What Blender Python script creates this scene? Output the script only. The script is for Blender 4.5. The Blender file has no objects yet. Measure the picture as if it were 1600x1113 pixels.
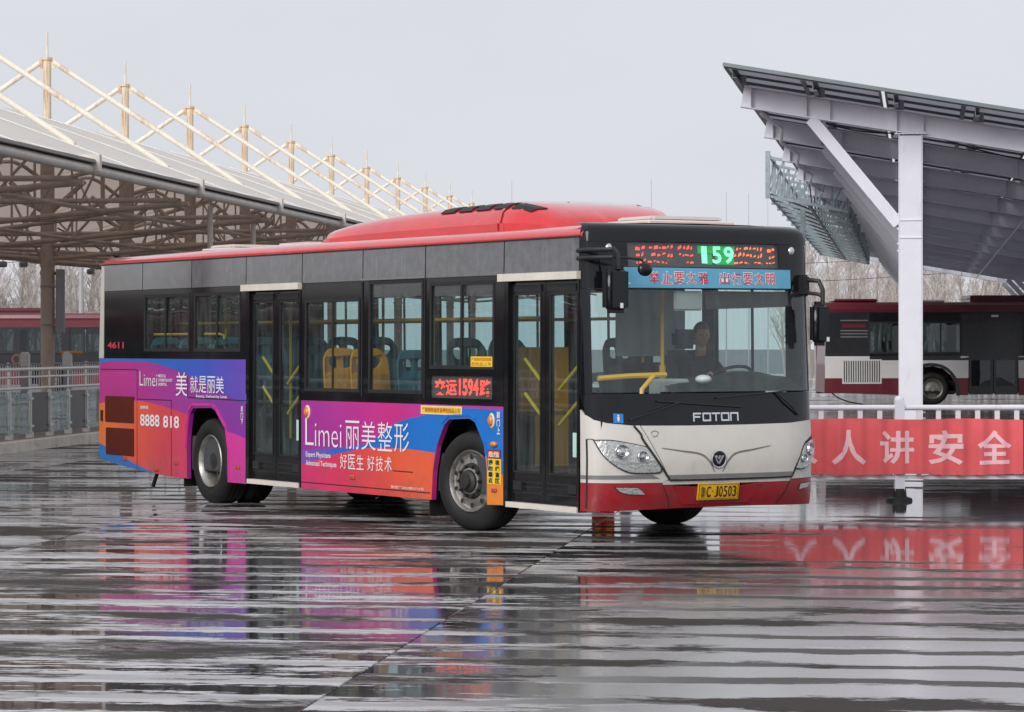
import bpy, bmesh, math, random
from math import sin, cos, pi, radians, sqrt
from mathutils import Vector, Matrix

scene = bpy.context.scene
COL = scene.collection
random.seed(7)

# ------------------------------------------------------------------ camera
TH = radians(7.3)            # camera axis turned left of the yard's +Y run direction
CAM_Z = 1.774
cam_d = bpy.data.cameras.new('camera')
cam = bpy.data.objects.new('camera', cam_d)
COL.objects.link(cam)
cam.location = (0, 0, CAM_Z)
cam.rotation_euler = (pi / 2 - 0.0039, 0.0014, TH)
cam_d.sensor_width = 36
cam_d.lens = 4558.2 / 1600 * 36
cam_d.clip_start = 0.5
cam_d.clip_end = 3000
scene.camera = cam

# ------------------------------------------------------------------ sky, sun, exposure
SUN_EL, SUN_AZ = radians(28), radians(203)     # direction the light comes from (azimuth clockwise from +Y)
w = bpy.data.worlds.new('World')
scene.world = w
w.use_nodes = True
nt = w.node_tree
nt.nodes.clear()
wo = nt.nodes.new('ShaderNodeOutputWorld')
bg = nt.nodes.new('ShaderNodeBackground')
sky = nt.nodes.new('ShaderNodeTexSky')
sky.sky_type = 'NISHITA'
sky.sun_disc = False
sky.sun_elevation = SUN_EL
sky.sun_rotation = SUN_AZ
sky.air_density = 1.0
sky.dust_density = 6.0
sc_ = nt.nodes.new('ShaderNodeVectorMath'); sc_.operation = 'SCALE'; sc_.inputs['Scale'].default_value = 0.06
hs = nt.nodes.new('ShaderNodeHueSaturation'); hs.inputs['Saturation'].default_value = 0.35
mx = nt.nodes.new('ShaderNodeMix'); mx.data_type = 'RGBA'
mx.inputs['Factor'].default_value = 0.90          # a closed, even cloud cover over the clear sky
mx.inputs[7].default_value = (0.548, 0.563, 0.606, 1)
nt.links.new(sky.outputs[0], sc_.inputs[0])
nt.links.new(sc_.outputs[0], hs.inputs['Color'])
nt.links.new(hs.outputs[0], mx.inputs[6])
wtc = nt.nodes.new('ShaderNodeTexCoord')
wmp = nt.nodes.new('ShaderNodeMapping'); wmp.inputs['Scale'].default_value = (2.0, 2.0, 7.0)
wns = nt.nodes.new('ShaderNodeTexNoise'); wns.inputs['Scale'].default_value = 2.2; wns.inputs['Detail'].default_value = 5
wmr = nt.nodes.new('ShaderNodeMapRange'); wmr.inputs['To Min'].default_value = 0.93; wmr.inputs['To Max'].default_value = 1.07   # faint cloud structure
wvs = nt.nodes.new('ShaderNodeVectorMath'); wvs.operation = 'SCALE'
nt.links.new(wtc.outputs['Generated'], wmp.inputs['Vector'])
nt.links.new(wmp.outputs[0], wns.inputs['Vector'])
nt.links.new(wns.outputs['Fac'], wmr.inputs['Value'])
nt.links.new(mx.outputs[2], wvs.inputs[0]); nt.links.new(wmr.outputs[0], wvs.inputs['Scale'])
nt.links.new(wvs.outputs[0], bg.inputs['Color'])
bg.inputs['Strength'].default_value = 1.0
nt.links.new(bg.outputs[0], wo.inputs['Surface'])

sun_d = bpy.data.lights.new('sun', 'SUN')
sun_d.energy = 1.5
sun_d.angle = radians(35)
sun_d.color = (1.0, 0.975, 0.94)
sun = bpy.data.objects.new('sun', sun_d)
COL.objects.link(sun)
dirv = Vector((sin(SUN_AZ) * cos(SUN_EL), cos(SUN_AZ) * cos(SUN_EL), sin(SUN_EL)))
sun.rotation_euler = dirv.to_track_quat('Z', 'Y').to_euler()
sun.location = (0, -20, 40)

scene.view_settings.view_transform = 'Standard'
scene.view_settings.look = 'None'
scene.view_settings.gamma = 1
scene.view_settings.exposure = 0.5
scene.render.engine = 'CYCLES'
scene.cycles.max_bounces = 7
scene.cycles.diffuse_bounces = 3
scene.cycles.glossy_bounces = 4
scene.cycles.transmission_bounces = 4
scene.cycles.volume_bounces = 1
scene.cycles.transparent_max_bounces = 20
scene.cycles.caustics_reflective = False
scene.cycles.caustics_refractive = False


def c2s(lat, D, z=0.0):
    return Vector((lat * cos(TH) - D * sin(TH), lat * sin(TH) + D * cos(TH), z))


# ------------------------------------------------------------------ materials
def srgb(r, g, b):
    def f(c):
        c /= 255.0
        return c / 12.92 if c <= 0.04045 else ((c + 0.055) / 1.055) ** 2.4
    return (f(r), f(g), f(b), 1)


def mul(c, k):
    return (c[0] * k, c[1] * k, c[2] * k, 1)


def new_mat(name):
    m = bpy.data.materials.new(name)
    m.use_nodes = True
    n = m.node_tree
    return m, n, n.nodes['Principled BSDF']


def mat(name, col, rough=0.5, metal=0.0, spec=0.5, coat=0.0, var=0.12, scale=3.0, bump=0.0, bscale=60.0,
        emit=None, es=0.0, dirt=None, dirt_amt=0.0, dirt_scale=(2, 2, 0.4), alpha=1.0, rvar=0.1, trans=0.0, road=False):
    m, n, p = new_mat(name)
    L = n.links
    tc = n.nodes.new('ShaderNodeTexCoord')
    ns = n.nodes.new('ShaderNodeTexNoise')
    ns.inputs['Scale'].default_value = scale
    ns.inputs['Detail'].default_value = 5
    ns.inputs['Roughness'].default_value = 0.6
    L.new(tc.outputs['Object'], ns.inputs['Vector'])
    mr = n.nodes.new('ShaderNodeMapRange')
    mr.inputs['From Min'].default_value = 0.25
    mr.inputs['From Max'].default_value = 0.75
    mr.inputs['To Min'].default_value = 1 - var
    mr.inputs['To Max'].default_value = 1 + var * 0.6
    L.new(ns.outputs['Fac'], mr.inputs['Value'])
    sc = n.nodes.new('ShaderNodeVectorMath'); sc.operation = 'SCALE'
    sc.inputs[0].default_value = col[:3]
    L.new(mr.outputs[0], sc.inputs['Scale'])
    out = sc.outputs[0]
    if dirt:
        mp = n.nodes.new('ShaderNodeMapping')
        mp.inputs['Scale'].default_value = dirt_scale
        L.new(tc.outputs['Object'], mp.inputs['Vector'])
        n2 = n.nodes.new('ShaderNodeTexNoise')
        n2.inputs['Scale'].default_value = 2.5
        n2.inputs['Detail'].default_value = 8
        n2.inputs['Roughness'].default_value = 0.7
        L.new(mp.outputs[0], n2.inputs['Vector'])
        r2 = n.nodes.new('ShaderNodeMapRange')
        r2.inputs['From Min'].default_value = 0.62 - 0.3 * dirt_amt
        r2.inputs['From Max'].default_value = 0.80 - 0.25 * dirt_amt
        r2.inputs['To Max'].default_value = min(1, 0.35 + dirt_amt)
        L.new(n2.outputs['Fac'], r2.inputs['Value'])
        mx = n.nodes.new('ShaderNodeMix'); mx.data_type = 'RGBA'
        L.new(r2.outputs[0], mx.inputs['Factor'])
        L.new(out, mx.inputs[6])
        mx.inputs[7].default_value = dirt
        out = mx.outputs[2]
    if road:
        spray(n, tc, out, p)
    else:
        L.new(out, p.inputs['Base Color'])
    rr = n.nodes.new('ShaderNodeMapRange')
    rr.inputs['To Min'].default_value = max(0.0, rough - rvar * rough)
    rr.inputs['To Max'].default_value = min(1.0, rough + rvar * rough)
    L.new(ns.outputs['Fac'], rr.inputs['Value'])
    L.new(rr.outputs[0], p.inputs['Roughness'])
    p.inputs['Metallic'].default_value = metal
    p.inputs['Specular IOR Level'].default_value = spec
    p.inputs['Coat Weight'].default_value = coat
    p.inputs['Coat Roughness'].default_value = 0.05
    if trans:
        p.inputs['Transmission Weight'].default_value = trans
    if bump > 0:
        nb = n.nodes.new('ShaderNodeTexNoise')
        nb.inputs['Scale'].default_value = bscale
        nb.inputs['Detail'].default_value = 4
        L.new(tc.outputs['Object'], nb.inputs['Vector'])
        b = n.nodes.new('ShaderNodeBump')
        b.inputs['Strength'].default_value = bump
        b.inputs['Distance'].default_value = 0.01
        L.new(nb.outputs['Fac'], b.inputs['Height'])
        L.new(b.outputs[0], p.inputs['Normal'])
    if emit:
        p.inputs['Emission Color'].default_value = emit
        p.inputs['Emission Strength'].default_value = es
    return m


def spray(n, tc, col, p, top=0.75, amt=0.55):
    """dried road spray thrown up on the lowest part of the body, in streaks and spots"""
    L = n.links
    sx = n.nodes.new('ShaderNodeSeparateXYZ'); L.new(tc.outputs['Object'], sx.inputs[0])
    mz = n.nodes.new('ShaderNodeMapRange'); mz.inputs['From Min'].default_value = top; mz.inputs['From Max'].default_value = 0.24
    L.new(sx.outputs['Z'], mz.inputs['Value'])
    n1 = n.nodes.new('ShaderNodeTexNoise'); n1.inputs['Scale'].default_value = 5; n1.inputs['Detail'].default_value = 9; n1.inputs['Roughness'].default_value = 0.75
    L.new(tc.outputs['Object'], n1.inputs['Vector'])
    mr = n.nodes.new('ShaderNodeMapRange'); mr.inputs['From Min'].default_value = 0.42; mr.inputs['From Max'].default_value = 0.72
    L.new(n1.outputs['Fac'], mr.inputs['Value'])
    mm = n.nodes.new('ShaderNodeMath'); mm.operation = 'MULTIPLY'; L.new(mz.outputs[0], mm.inputs[0]); L.new(mr.outputs[0], mm.inputs[1])
    m2 = n.nodes.new('ShaderNodeMath'); m2.operation = 'MULTIPLY'; L.new(mm.outputs[0], m2.inputs[0]); m2.inputs[1].default_value = amt
    mx = n.nodes.new('ShaderNodeMix'); mx.data_type = 'RGBA'
    L.new(m2.outputs[0], mx.inputs['Factor']); L.new(col, mx.inputs[6]); mx.inputs[7].default_value = (0.10, 0.085, 0.075, 1)
    L.new(mx.outputs[2], p.inputs['Base Color'])


def grad_mat(name, stops, axis='X', lo=-11.0, hi=-6.9, rough=0.28, tilt=0.0, coat=0.6):
    """printed vinyl: colour runs along the side of the bus"""
    m, n, p = new_mat(name)
    L = n.links
    tc = n.nodes.new('ShaderNodeTexCoord')
    sx = n.nodes.new('ShaderNodeSeparateXYZ')
    L.new(tc.outputs['Object'], sx.inputs[0])
    v = sx.outputs['X']
    if tilt:
        ma = n.nodes.new('ShaderNodeMath'); ma.operation = 'MULTIPLY_ADD'
        L.new(sx.outputs['Z'], ma.inputs[0]); ma.inputs[1].default_value = tilt
        L.new(sx.outputs['X'], ma.inputs[2])
        v = ma.outputs[0]
    mr = n.nodes.new('ShaderNodeMapRange')
    mr.inputs['From Min'].default_value = lo
    mr.inputs['From Max'].default_value = hi
    L.new(v, mr.inputs['Value'])
    cr = n.nodes.new('ShaderNodeValToRGB')
    el = cr.color_ramp.elements
    el[0].position, el[0].color = stops[0]
    el[1].position, el[1].color = stops[-1]
    for po, c in stops[1:-1]:
        e = el.new(po); e.color = c
    L.new(mr.outputs[0], cr.inputs['Fac'])
    ns = n.nodes.new('ShaderNodeTexNoise')
    ns.inputs['Scale'].default_value = 1.6
    ns.inputs['Detail'].default_value = 7
    L.new(tc.outputs['Object'], ns.inputs['Vector'])
    m2 = n.nodes.new('ShaderNodeMapRange')
    m2.inputs['To Min'].default_value = 0.84
    m2.inputs['To Max'].default_value = 1.10
    L.new(ns.outputs['Fac'], m2.inputs['Value'])
    sc = n.nodes.new('ShaderNodeVectorMath'); sc.operation = 'SCALE'
    L.new(cr.outputs[0], sc.inputs[0]); L.new(m2.outputs[0], sc.inputs['Scale'])
    spray(n, tc, sc.outputs[0], p)
    nb = n.nodes.new('ShaderNodeTexNoise'); nb.inputs['Scale'].default_value = 1.3; nb.inputs['Detail'].default_value = 1
    L.new(tc.outputs['Object'], nb.inputs['Vector'])
    bp_ = n.nodes.new('ShaderNodeBump'); bp_.inputs['Strength'].default_value = 0.25; bp_.inputs['Distance'].default_value = 0.02
    L.new(nb.outputs['Fac'], bp_.inputs['Height']); L.new(bp_.outputs[0], p.inputs['Normal']); L.new(bp_.outputs[0], p.inputs['Coat Normal'])
    p.inputs['Roughness'].default_value = rough
    p.inputs['Coat Weight'].default_value = coat
    p.inputs['Coat Roughness'].default_value = 0.08
    return m


def glass_mat(name, tint, ior=1.5, rough=0.0, streak=0.0, film=0.0):
    """thin pane: tinted see-through with a Fresnel mirror coat"""
    m, n, p = new_mat(name)
    L = n.links
    n.nodes.remove(p)
    out = n.nodes['Material Output']
    tr = n.nodes.new('ShaderNodeBsdfTransparent')
    tr.inputs['Color'].default_value = tint
    gl = n.nodes.new('ShaderNodeBsdfGlossy')
    gl.inputs['Roughness'].default_value = rough
    gl.inputs['Color'].default_value = (0.95, 0.97, 1, 1)
    fr = n.nodes.new('ShaderNodeFresnel')
    ge = n.nodes.new('ShaderNodeNewGeometry')            # a pane mirrors the same from both of its faces
    mi = n.nodes.new('ShaderNodeMix')
    mi.inputs['A'].default_value = ior; mi.inputs['B'].default_value = 1.0 / ior
    L.new(ge.outputs['Backfacing'], mi.inputs['Factor'])
    L.new(mi.outputs['Result'], fr.inputs['IOR'])
    tc = n.nodes.new('ShaderNodeTexCoord')
    mp = n.nodes.new('ShaderNodeMapping')
    mp.inputs['Scale'].default_value = (1, 1, 0.35)
    L.new(tc.outputs['Object'], mp.inputs['Vector'])
    nb = n.nodes.new('ShaderNodeTexNoise')
    nb.inputs['Scale'].default_value = 1.1
    nb.inputs['Detail'].default_value = 2
    L.new(mp.outputs[0], nb.inputs['Vector'])
    b = n.nodes.new('ShaderNodeBump')
    b.inputs['Strength'].default_value = 0.25
    b.inputs['Distance'].default_value = 0.02
    L.new(nb.outputs['Fac'], b.inputs['Height'])
    L.new(b.outputs[0], gl.inputs['Normal'])
    mx = n.nodes.new('ShaderNodeMixShader')
    L.new(fr.outputs[0], mx.inputs['Fac'])
    L.new(tr.outputs[0], mx.inputs[1]); L.new(gl.outputs[0], mx.inputs[2])
    last = mx.outputs[0]
    if film > 0:      # film of road dirt and rain on the pane
        df = n.nodes.new('ShaderNodeBsdfDiffuse'); df.inputs['Color'].default_value = (0.36, 0.42, 0.42, 1)
        m3 = n.nodes.new('ShaderNodeMapping'); m3.inputs['Scale'].default_value = (7, 7, 0.9)
        L.new(tc.outputs['Object'], m3.inputs['Vector'])
        n3 = n.nodes.new('ShaderNodeTexNoise'); n3.inputs['Scale'].default_value = 2.0; n3.inputs['Detail'].default_value = 6
        L.new(m3.outputs[0], n3.inputs['Vector'])
        r3 = n.nodes.new('ShaderNodeMapRange')
        r3.inputs['From Min'].default_value = 0.35; r3.inputs['From Max'].default_value = 0.75
        r3.inputs['To Min'].default_value = film * 0.2; r3.inputs['To Max'].default_value = film
        L.new(n3.outputs['Fac'], r3.inputs['Value'])
        mx2 = n.nodes.new('ShaderNodeMixShader')
        L.new(r3.outputs[0], mx2.inputs['Fac'])
        L.new(last, mx2.inputs[1]); L.new(df.outputs[0], mx2.inputs[2])
        last = mx2.outputs[0]
    L.new(last, out.inputs['Surface'])
    return m


def add_translucent(m, col, fac):
    n = m.node_tree
    out = n.nodes['Material Output']; p = n.nodes['Principled BSDF']
    t = n.nodes.new('ShaderNodeBsdfTranslucent'); t.inputs['Color'].default_value = col
    mx = n.nodes.new('ShaderNodeMixShader'); mx.inputs['Fac'].default_value = fac
    n.links.new(p.outputs[0], mx.inputs[1]); n.links.new(t.outputs[0], mx.inputs[2]); n.links.new(mx.outputs[0], out.inputs['Surface'])


M = {}
M['black_gloss'] = mat('black_gloss', (0.012, 0.012, 0.014, 1), 0.06, spec=0.4, coat=0.0, var=0.3)
M['black_pane'] = mat('black_pane', (0.085, 0.086, 0.094, 1), 0.13, spec=0.75, coat=1.0, var=0.5, scale=9, dirt=(0.16, 0.16, 0.17, 1), dirt_amt=0.3, dirt_scale=(6, 6, 0.6))  # grey base colour stands in for sky mirrored in black tinted glass
M['black_front'] = mat('black_front', (0.008, 0.009, 0.012, 1), 0.10, spec=0.38, coat=0.0, var=0.3)
M['black_matt'] = mat('black_matt', (0.018, 0.018, 0.020, 1), 0.55, var=0.3)
M['rubber'] = mat('rubber', (0.016, 0.016, 0.017, 1), 0.62, spec=0.35, var=0.3, bump=0.15, bscale=80, dirt=(0.07, 0.065, 0.06, 1), dirt_amt=0.1, dirt_scale=(2, 2, 2))
M['chassis'] = mat('chassis', (0.012, 0.012, 0.012, 1), 0.8, var=0.3)
M['red_roof'] = mat('red_roof', srgb(210, 42, 50), 0.22, coat=1.0, var=0.15, dirt=srgb(205, 120, 125), dirt_amt=0.18, dirt_scale=(0.6, 2, 2))
M['beige'] = mat('beige', srgb(212, 207, 200), 0.3, coat=0.4, var=0.08, dirt=srgb(165, 155, 142), dirt_amt=0.15, road=True)
M['beige_strip'] = mat('beige_strip', srgb(222, 216, 205), 0.4, var=0.15)
M['grey_stripe'] = mat('grey_stripe', srgb(122, 120, 120), 0.35, coat=0.3)
M['red_bumper'] = mat('red_bumper', srgb(158, 22, 36), 0.32, coat=0.4, var=0.15, dirt=srgb(105, 30, 36), dirt_amt=0.2, road=True)
M['chrome'] = mat('chrome', (0.72, 0.73, 0.75, 1), 0.12, metal=1.0)
M['steel_rim'] = mat('steel_rim', (0.42, 0.40, 0.37, 1), 0.42, metal=0.75, var=0.35, scale=8, dirt=(0.06, 0.05, 0.045, 1), dirt_amt=0.35, dirt_scale=(4, 4, 4))
M['hub_dark'] = mat('hub_dark', (0.045, 0.042, 0.04, 1), 0.5, metal=0.4, var=0.4, scale=12)
M['side_glass'] = glass_mat('side_glass', (0.70, 0.86, 0.85, 1), 1.8, film=0.13)
M['door_glass'] = glass_mat('door_glass', (0.66, 0.84, 0.84, 1), 1.8, film=0.13)
M['front_glass'] = glass_mat('front_glass', (0.90, 0.97, 0.95, 1), 1.6, film=0.10)
M['far_glass'] = glass_mat('far_glass', (0.06, 0.085, 0.085, 1), 1.6, film=0.02)
M['lens'] = glass_mat('lens', (0.95, 0.96, 0.97, 1), 1.45, film=0.05)
M['lamp_bowl'] = mat('lamp_bowl', (0.72, 0.71, 0.67, 1), 0.25, metal=0.7, var=0.4, scale=30, bump=0.6, bscale=45)
M['lamp_ring'] = mat('lamp_ring', (0.6, 0.6, 0.6, 1), 0.1, metal=1)
M['led_back'] = mat('led_back', (0.085, 0.083, 0.078, 1), 0.45)
M['led_red'] = mat('led_red', (0.5, 0.03, 0.03, 1), 0.5, emit=(1.0, 0.085, 0.06, 1), es=1.15)
M['led_orange'] = mat('led_orange', (0.5, 0.1, 0.03, 1), 0.5, emit=(1.0, 0.16, 0.06, 1), es=1.2)
M['led_green'] = mat('led_green', (0.02, 0.5, 0.1, 1), 0.5, emit=(0.01, 0.35, 0.09, 1), es=0.16)
M['led_mint'] = mat('led_mint', (0.3, 0.8, 0.5, 1), 0.5, emit=(0.16, 0.95, 0.42, 1), es=0.95)
M['sticker_blue'] = mat('sticker_blue', srgb(88, 170, 205), 0.3, coat=0.5, var=0.15, scale=5)
M['text_red'] = mat('text_red', srgb(205, 50, 75), 0.4, var=0.05)
M['text_white'] = mat('text_white', srgb(240, 236, 240), 0.4, var=0.04)
M['text_dark'] = mat('text_dark', (0.02, 0.02, 0.02, 1), 0.5, var=0.05)
M['plate_yellow'] = mat('plate_yellow', srgb(235, 180, 25), 0.35, var=0.12, scale=20)
M['sticker_yellow'] = mat('sticker_yellow', srgb(248, 205, 60), 0.4, var=0.08)
M['sticker_cream'] = mat('sticker_cream', srgb(244, 228, 190), 0.4, var=0.05)
M['text_orange'] = mat('text_orange', srgb(200, 105, 20), 0.4, var=0.1)
M['sticker_red'] = mat('sticker_red', srgb(225, 60, 90), 0.4)
M['info_blue'] = mat('info_blue', srgb(50, 130, 205), 0.35)
M['amber'] = mat('amber', srgb(225, 130, 35), 0.2, coat=1, var=0.25, scale=40)
M['slat_brown'] = mat('slat_brown', srgb(112, 46, 34), 0.5)
M['amber_ring'] = mat('amber_ring', srgb(235, 215, 175), 0.3)
M['reflector'] = mat('reflector', srgb(190, 70, 30), 0.2, coat=1, var=0.3, scale=60)
M['yellow_bar'] = mat('yellow_bar', srgb(232, 180, 40), 0.35, coat=0.3, var=0.1)
M['orange_seat'] = mat('orange_seat', srgb(232, 150, 50), 0.4, var=0.1)
M['blue_seat'] = mat('blue_seat', srgb(60, 105, 120), 0.45, var=0.15)
M['dark_seat'] = mat('dark_seat', srgb(45, 60, 66), 0.5, var=0.15)
M['inner_grey'] = mat('inner_grey', srgb(160, 165, 165), 0.6)
M['inner_floor'] = mat('inner_floor', srgb(70, 72, 75), 0.7)
M['dash'] = mat('dash', (0.016, 0.016, 0.018, 1), 0.6, bump=0.2, bscale=120)
M['curtain'] = mat('curtain', srgb(95, 88, 84), 0.85, bump=0.4, bscale=20)
M['blind'] = mat('blind', (0.02, 0.021, 0.023, 1), 0.7)
M['skin'] = mat('skin', srgb(190, 140, 115), 0.55, var=0.08)
M['jacket'] = mat('jacket', (0.022, 0.022, 0.027, 1), 0.8, bump=0.3, bscale=50)
M['hair'] = mat('hair', (0.012, 0.011, 0.010, 1), 0.6)
M['white_plastic'] = mat('white_plastic', srgb(235, 235, 235), 0.3)
# yard
M['white_steel'] = mat('white_steel', srgb(228, 228, 236), 0.35, var=0.06, coat=0.2, dirt=srgb(172, 170, 172), dirt_amt=0.10, dirt_scale=(3, 3, 0.6))
M['grey_steel'] = mat('grey_steel', srgb(150, 150, 158), 0.45, metal=0.2, var=0.15)
M['galv'] = mat('galv', srgb(150, 162, 166), 0.38, metal=0.6, var=0.25, scale=10)
M['pv_back'] = mat('pv_back', srgb(205, 205, 212), 0.5, var=0.12, scale=1.5)
add_translucent(M['pv_back'], (0.85, 0.85, 0.9, 1), 0.42)
M['pv_glass'] = mat('pv_glass', (0.02, 0.025, 0.045, 1), 0.12, coat=0.8)
add_translucent(M['pv_glass'], (0.85, 0.85, 0.9, 1), 0.45)
M['pv_lip'] = mat('pv_lip', srgb(96, 98, 102), 0.45, metal=0.4)
M['pv_frame'] = mat('pv_frame', srgb(120, 128, 130), 0.4, metal=0.5)
M['taupe'] = mat('taupe', srgb(190, 174, 164), 0.55, var=0.18, dirt=srgb(120, 104, 95), dirt_amt=0.25, dirt_scale=(3, 3, 0.8))
M['rail_pipe'] = mat('rail_pipe', srgb(214, 206, 198), 0.45, metal=0.0, var=0.15)
M['rust_white'] = mat('rust_white', srgb(232, 226, 212), 0.5, var=0.08, dirt=srgb(190, 128, 60), dirt_amt=0.38, dirt_scale=(1.2, 1.2, 0.6))
M['rust_mast'] = mat('rust_mast', srgb(226, 212, 188), 0.55, var=0.1, dirt=srgb(178, 112, 44), dirt_amt=0.55, dirt_scale=(4, 4, 0.35))
M['membrane'] = mat('membrane', srgb(250, 245, 238), 0.55, var=0.06, scale=0.5, dirt=srgb(196, 186, 174), dirt_amt=0.3, dirt_scale=(0.25, 1.6, 0.5))


add_translucent(M['membrane'], srgb(236, 218, 206), 0.32)
M['seam'] = mat('seam', srgb(236, 230, 222), 0.6, var=0.1)
M['gutter'] = mat('gutter', srgb(112, 106, 106), 0.5, var=0.25, scale=2)
M['kerb'] = mat('kerb', srgb(218, 211, 201), 0.75, var=0.2, scale=1.5, bump=0.3, bscale=30, dirt=srgb(110, 104, 98), dirt_amt=0.25, dirt_scale=(1, 1, 2))
M['platform'] = mat('platform', srgb(128, 122, 118), 0.45, var=0.2)
M['stainless'] = mat('stainless', (0.72, 0.72, 0.70, 1), 0.3, metal=0.45, var=0.15)
M['rail_glass'] = glass_mat('rail_glass', (0.62, 0.72, 0.70, 1), 1.6, film=0.45)
M['dark_panel'] = mat('dark_panel', (0.025, 0.028, 0.035, 1), 0.25, var=0.3)
M['maroon'] = mat('maroon', srgb(102, 22, 37), 0.35, coat=0.4, var=0.15, dirt=srgb(82, 28, 38), dirt_amt=0.2)
M['bus_white'] = mat('bus_white', srgb(214, 210, 210), 0.35, coat=0.3, var=0.08)
M['far_black'] = mat('far_black', (0.018, 0.019, 0.022, 1), 0.2, spec=0.6, var=0.3)
M['banner_red'] = mat('banner_red', srgb(255, 122, 126), 0.6, var=0.12, scale=4, trans=0.0)
add_translucent(M['banner_red'], srgb(255, 85, 90), 0.30)
M['banner_text'] = mat('banner_text', srgb(252, 205, 212), 0.6, var=0.08)
M['banner_blue'] = mat('banner_blue', srgb(38, 48, 92), 0.6)
M['bark'] = mat('bark', srgb(172, 162, 155), 0.9, var=0.25, scale=2)
M['twig'] = mat('twig', srgb(202, 192, 187), 0.9, var=0.25, scale=0.6)
M['pole'] = mat('pole', srgb(182, 180, 182), 0.6, var=0.1)
M['wire'] = mat('wire', (0.09, 0.09, 0.10, 1), 0.6)
M['gate_white'] = mat('gate_white', srgb(212, 210, 210), 0.4)
M['gate_orange'] = mat('gate_orange', srgb(215, 140, 60), 0.4)
M['gate_pink'] = mat('gate_pink', srgb(225, 170, 160), 0.4)
M['fire_red'] = mat('fire_red', srgb(200, 36, 40), 0.4)

# printed advert colours
M['ad_magenta'] = grad_mat('ad_magenta', [(0, srgb(206, 40, 142)), (0.45, srgb(200, 44, 150)), (1, srgb(140, 52, 165))], lo=-11, hi=-6.9, tilt=0.8)
M['ad_blue_rear'] = grad_mat('ad_blue_rear', [(0, srgb(40, 130, 215)), (0.45, srgb(18, 108, 205)), (0.75, srgb(60, 84, 200)), (1, srgb(112, 74, 190))], lo=-11, hi=-6.9)
M['ad_orange_rear'] = grad_mat('ad_orange_rear', [(0, srgb(255, 125, 50)), (0.3, srgb(242, 92, 70)), (0.6, srgb(226, 66, 88)), (1, srgb(220, 50, 110))], lo=-11, hi=-8.2, tilt=-0.5)
M['ad_pink_rear'] = grad_mat('ad_pink_rear', [(0, srgb(222, 48, 150)), (1, srgb(222, 56, 165))], lo=-8.4, hi=-6.9)
M['ad_blue_low'] = grad_mat('ad_blue_low', [(0, srgb(10, 125, 215)), (1, srgb(20, 120, 215))], lo=-11, hi=-9)
M['ad_purple_mid'] = grad_mat('ad_purple_mid', [(0, srgb(152, 48, 158)), (0.4, srgb(178, 46, 155)), (0.75, srgb(216, 42, 142)), (1, srgb(190, 60, 160))], lo=-5.6, hi=-1.5, tilt=1.0)
M['ad_blue_mid'] = grad_mat('ad_blue_mid', [(0, srgb(140, 70, 175)), (0.25, srgb(60, 100, 205)), (0.5, srgb(10, 112, 210)), (1, srgb(20, 120, 212))], lo=-5.6, hi=-2.6)
M['ad_red_mid'] = grad_mat('ad_red_mid', [(0, srgb(216, 36, 120)), (0.45, srgb(228, 44, 92)), (0.8, srgb(240, 78, 62)), (1, srgb(244, 98, 58))], lo=-5.6, hi=-2.8, tilt=0.9)
M['ad_orange_front'] = grad_mat('ad_orange_front', [(0, srgb(250, 150, 40)), (1, srgb(248, 140, 40))], lo=-2, hi=-1.4)


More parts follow.
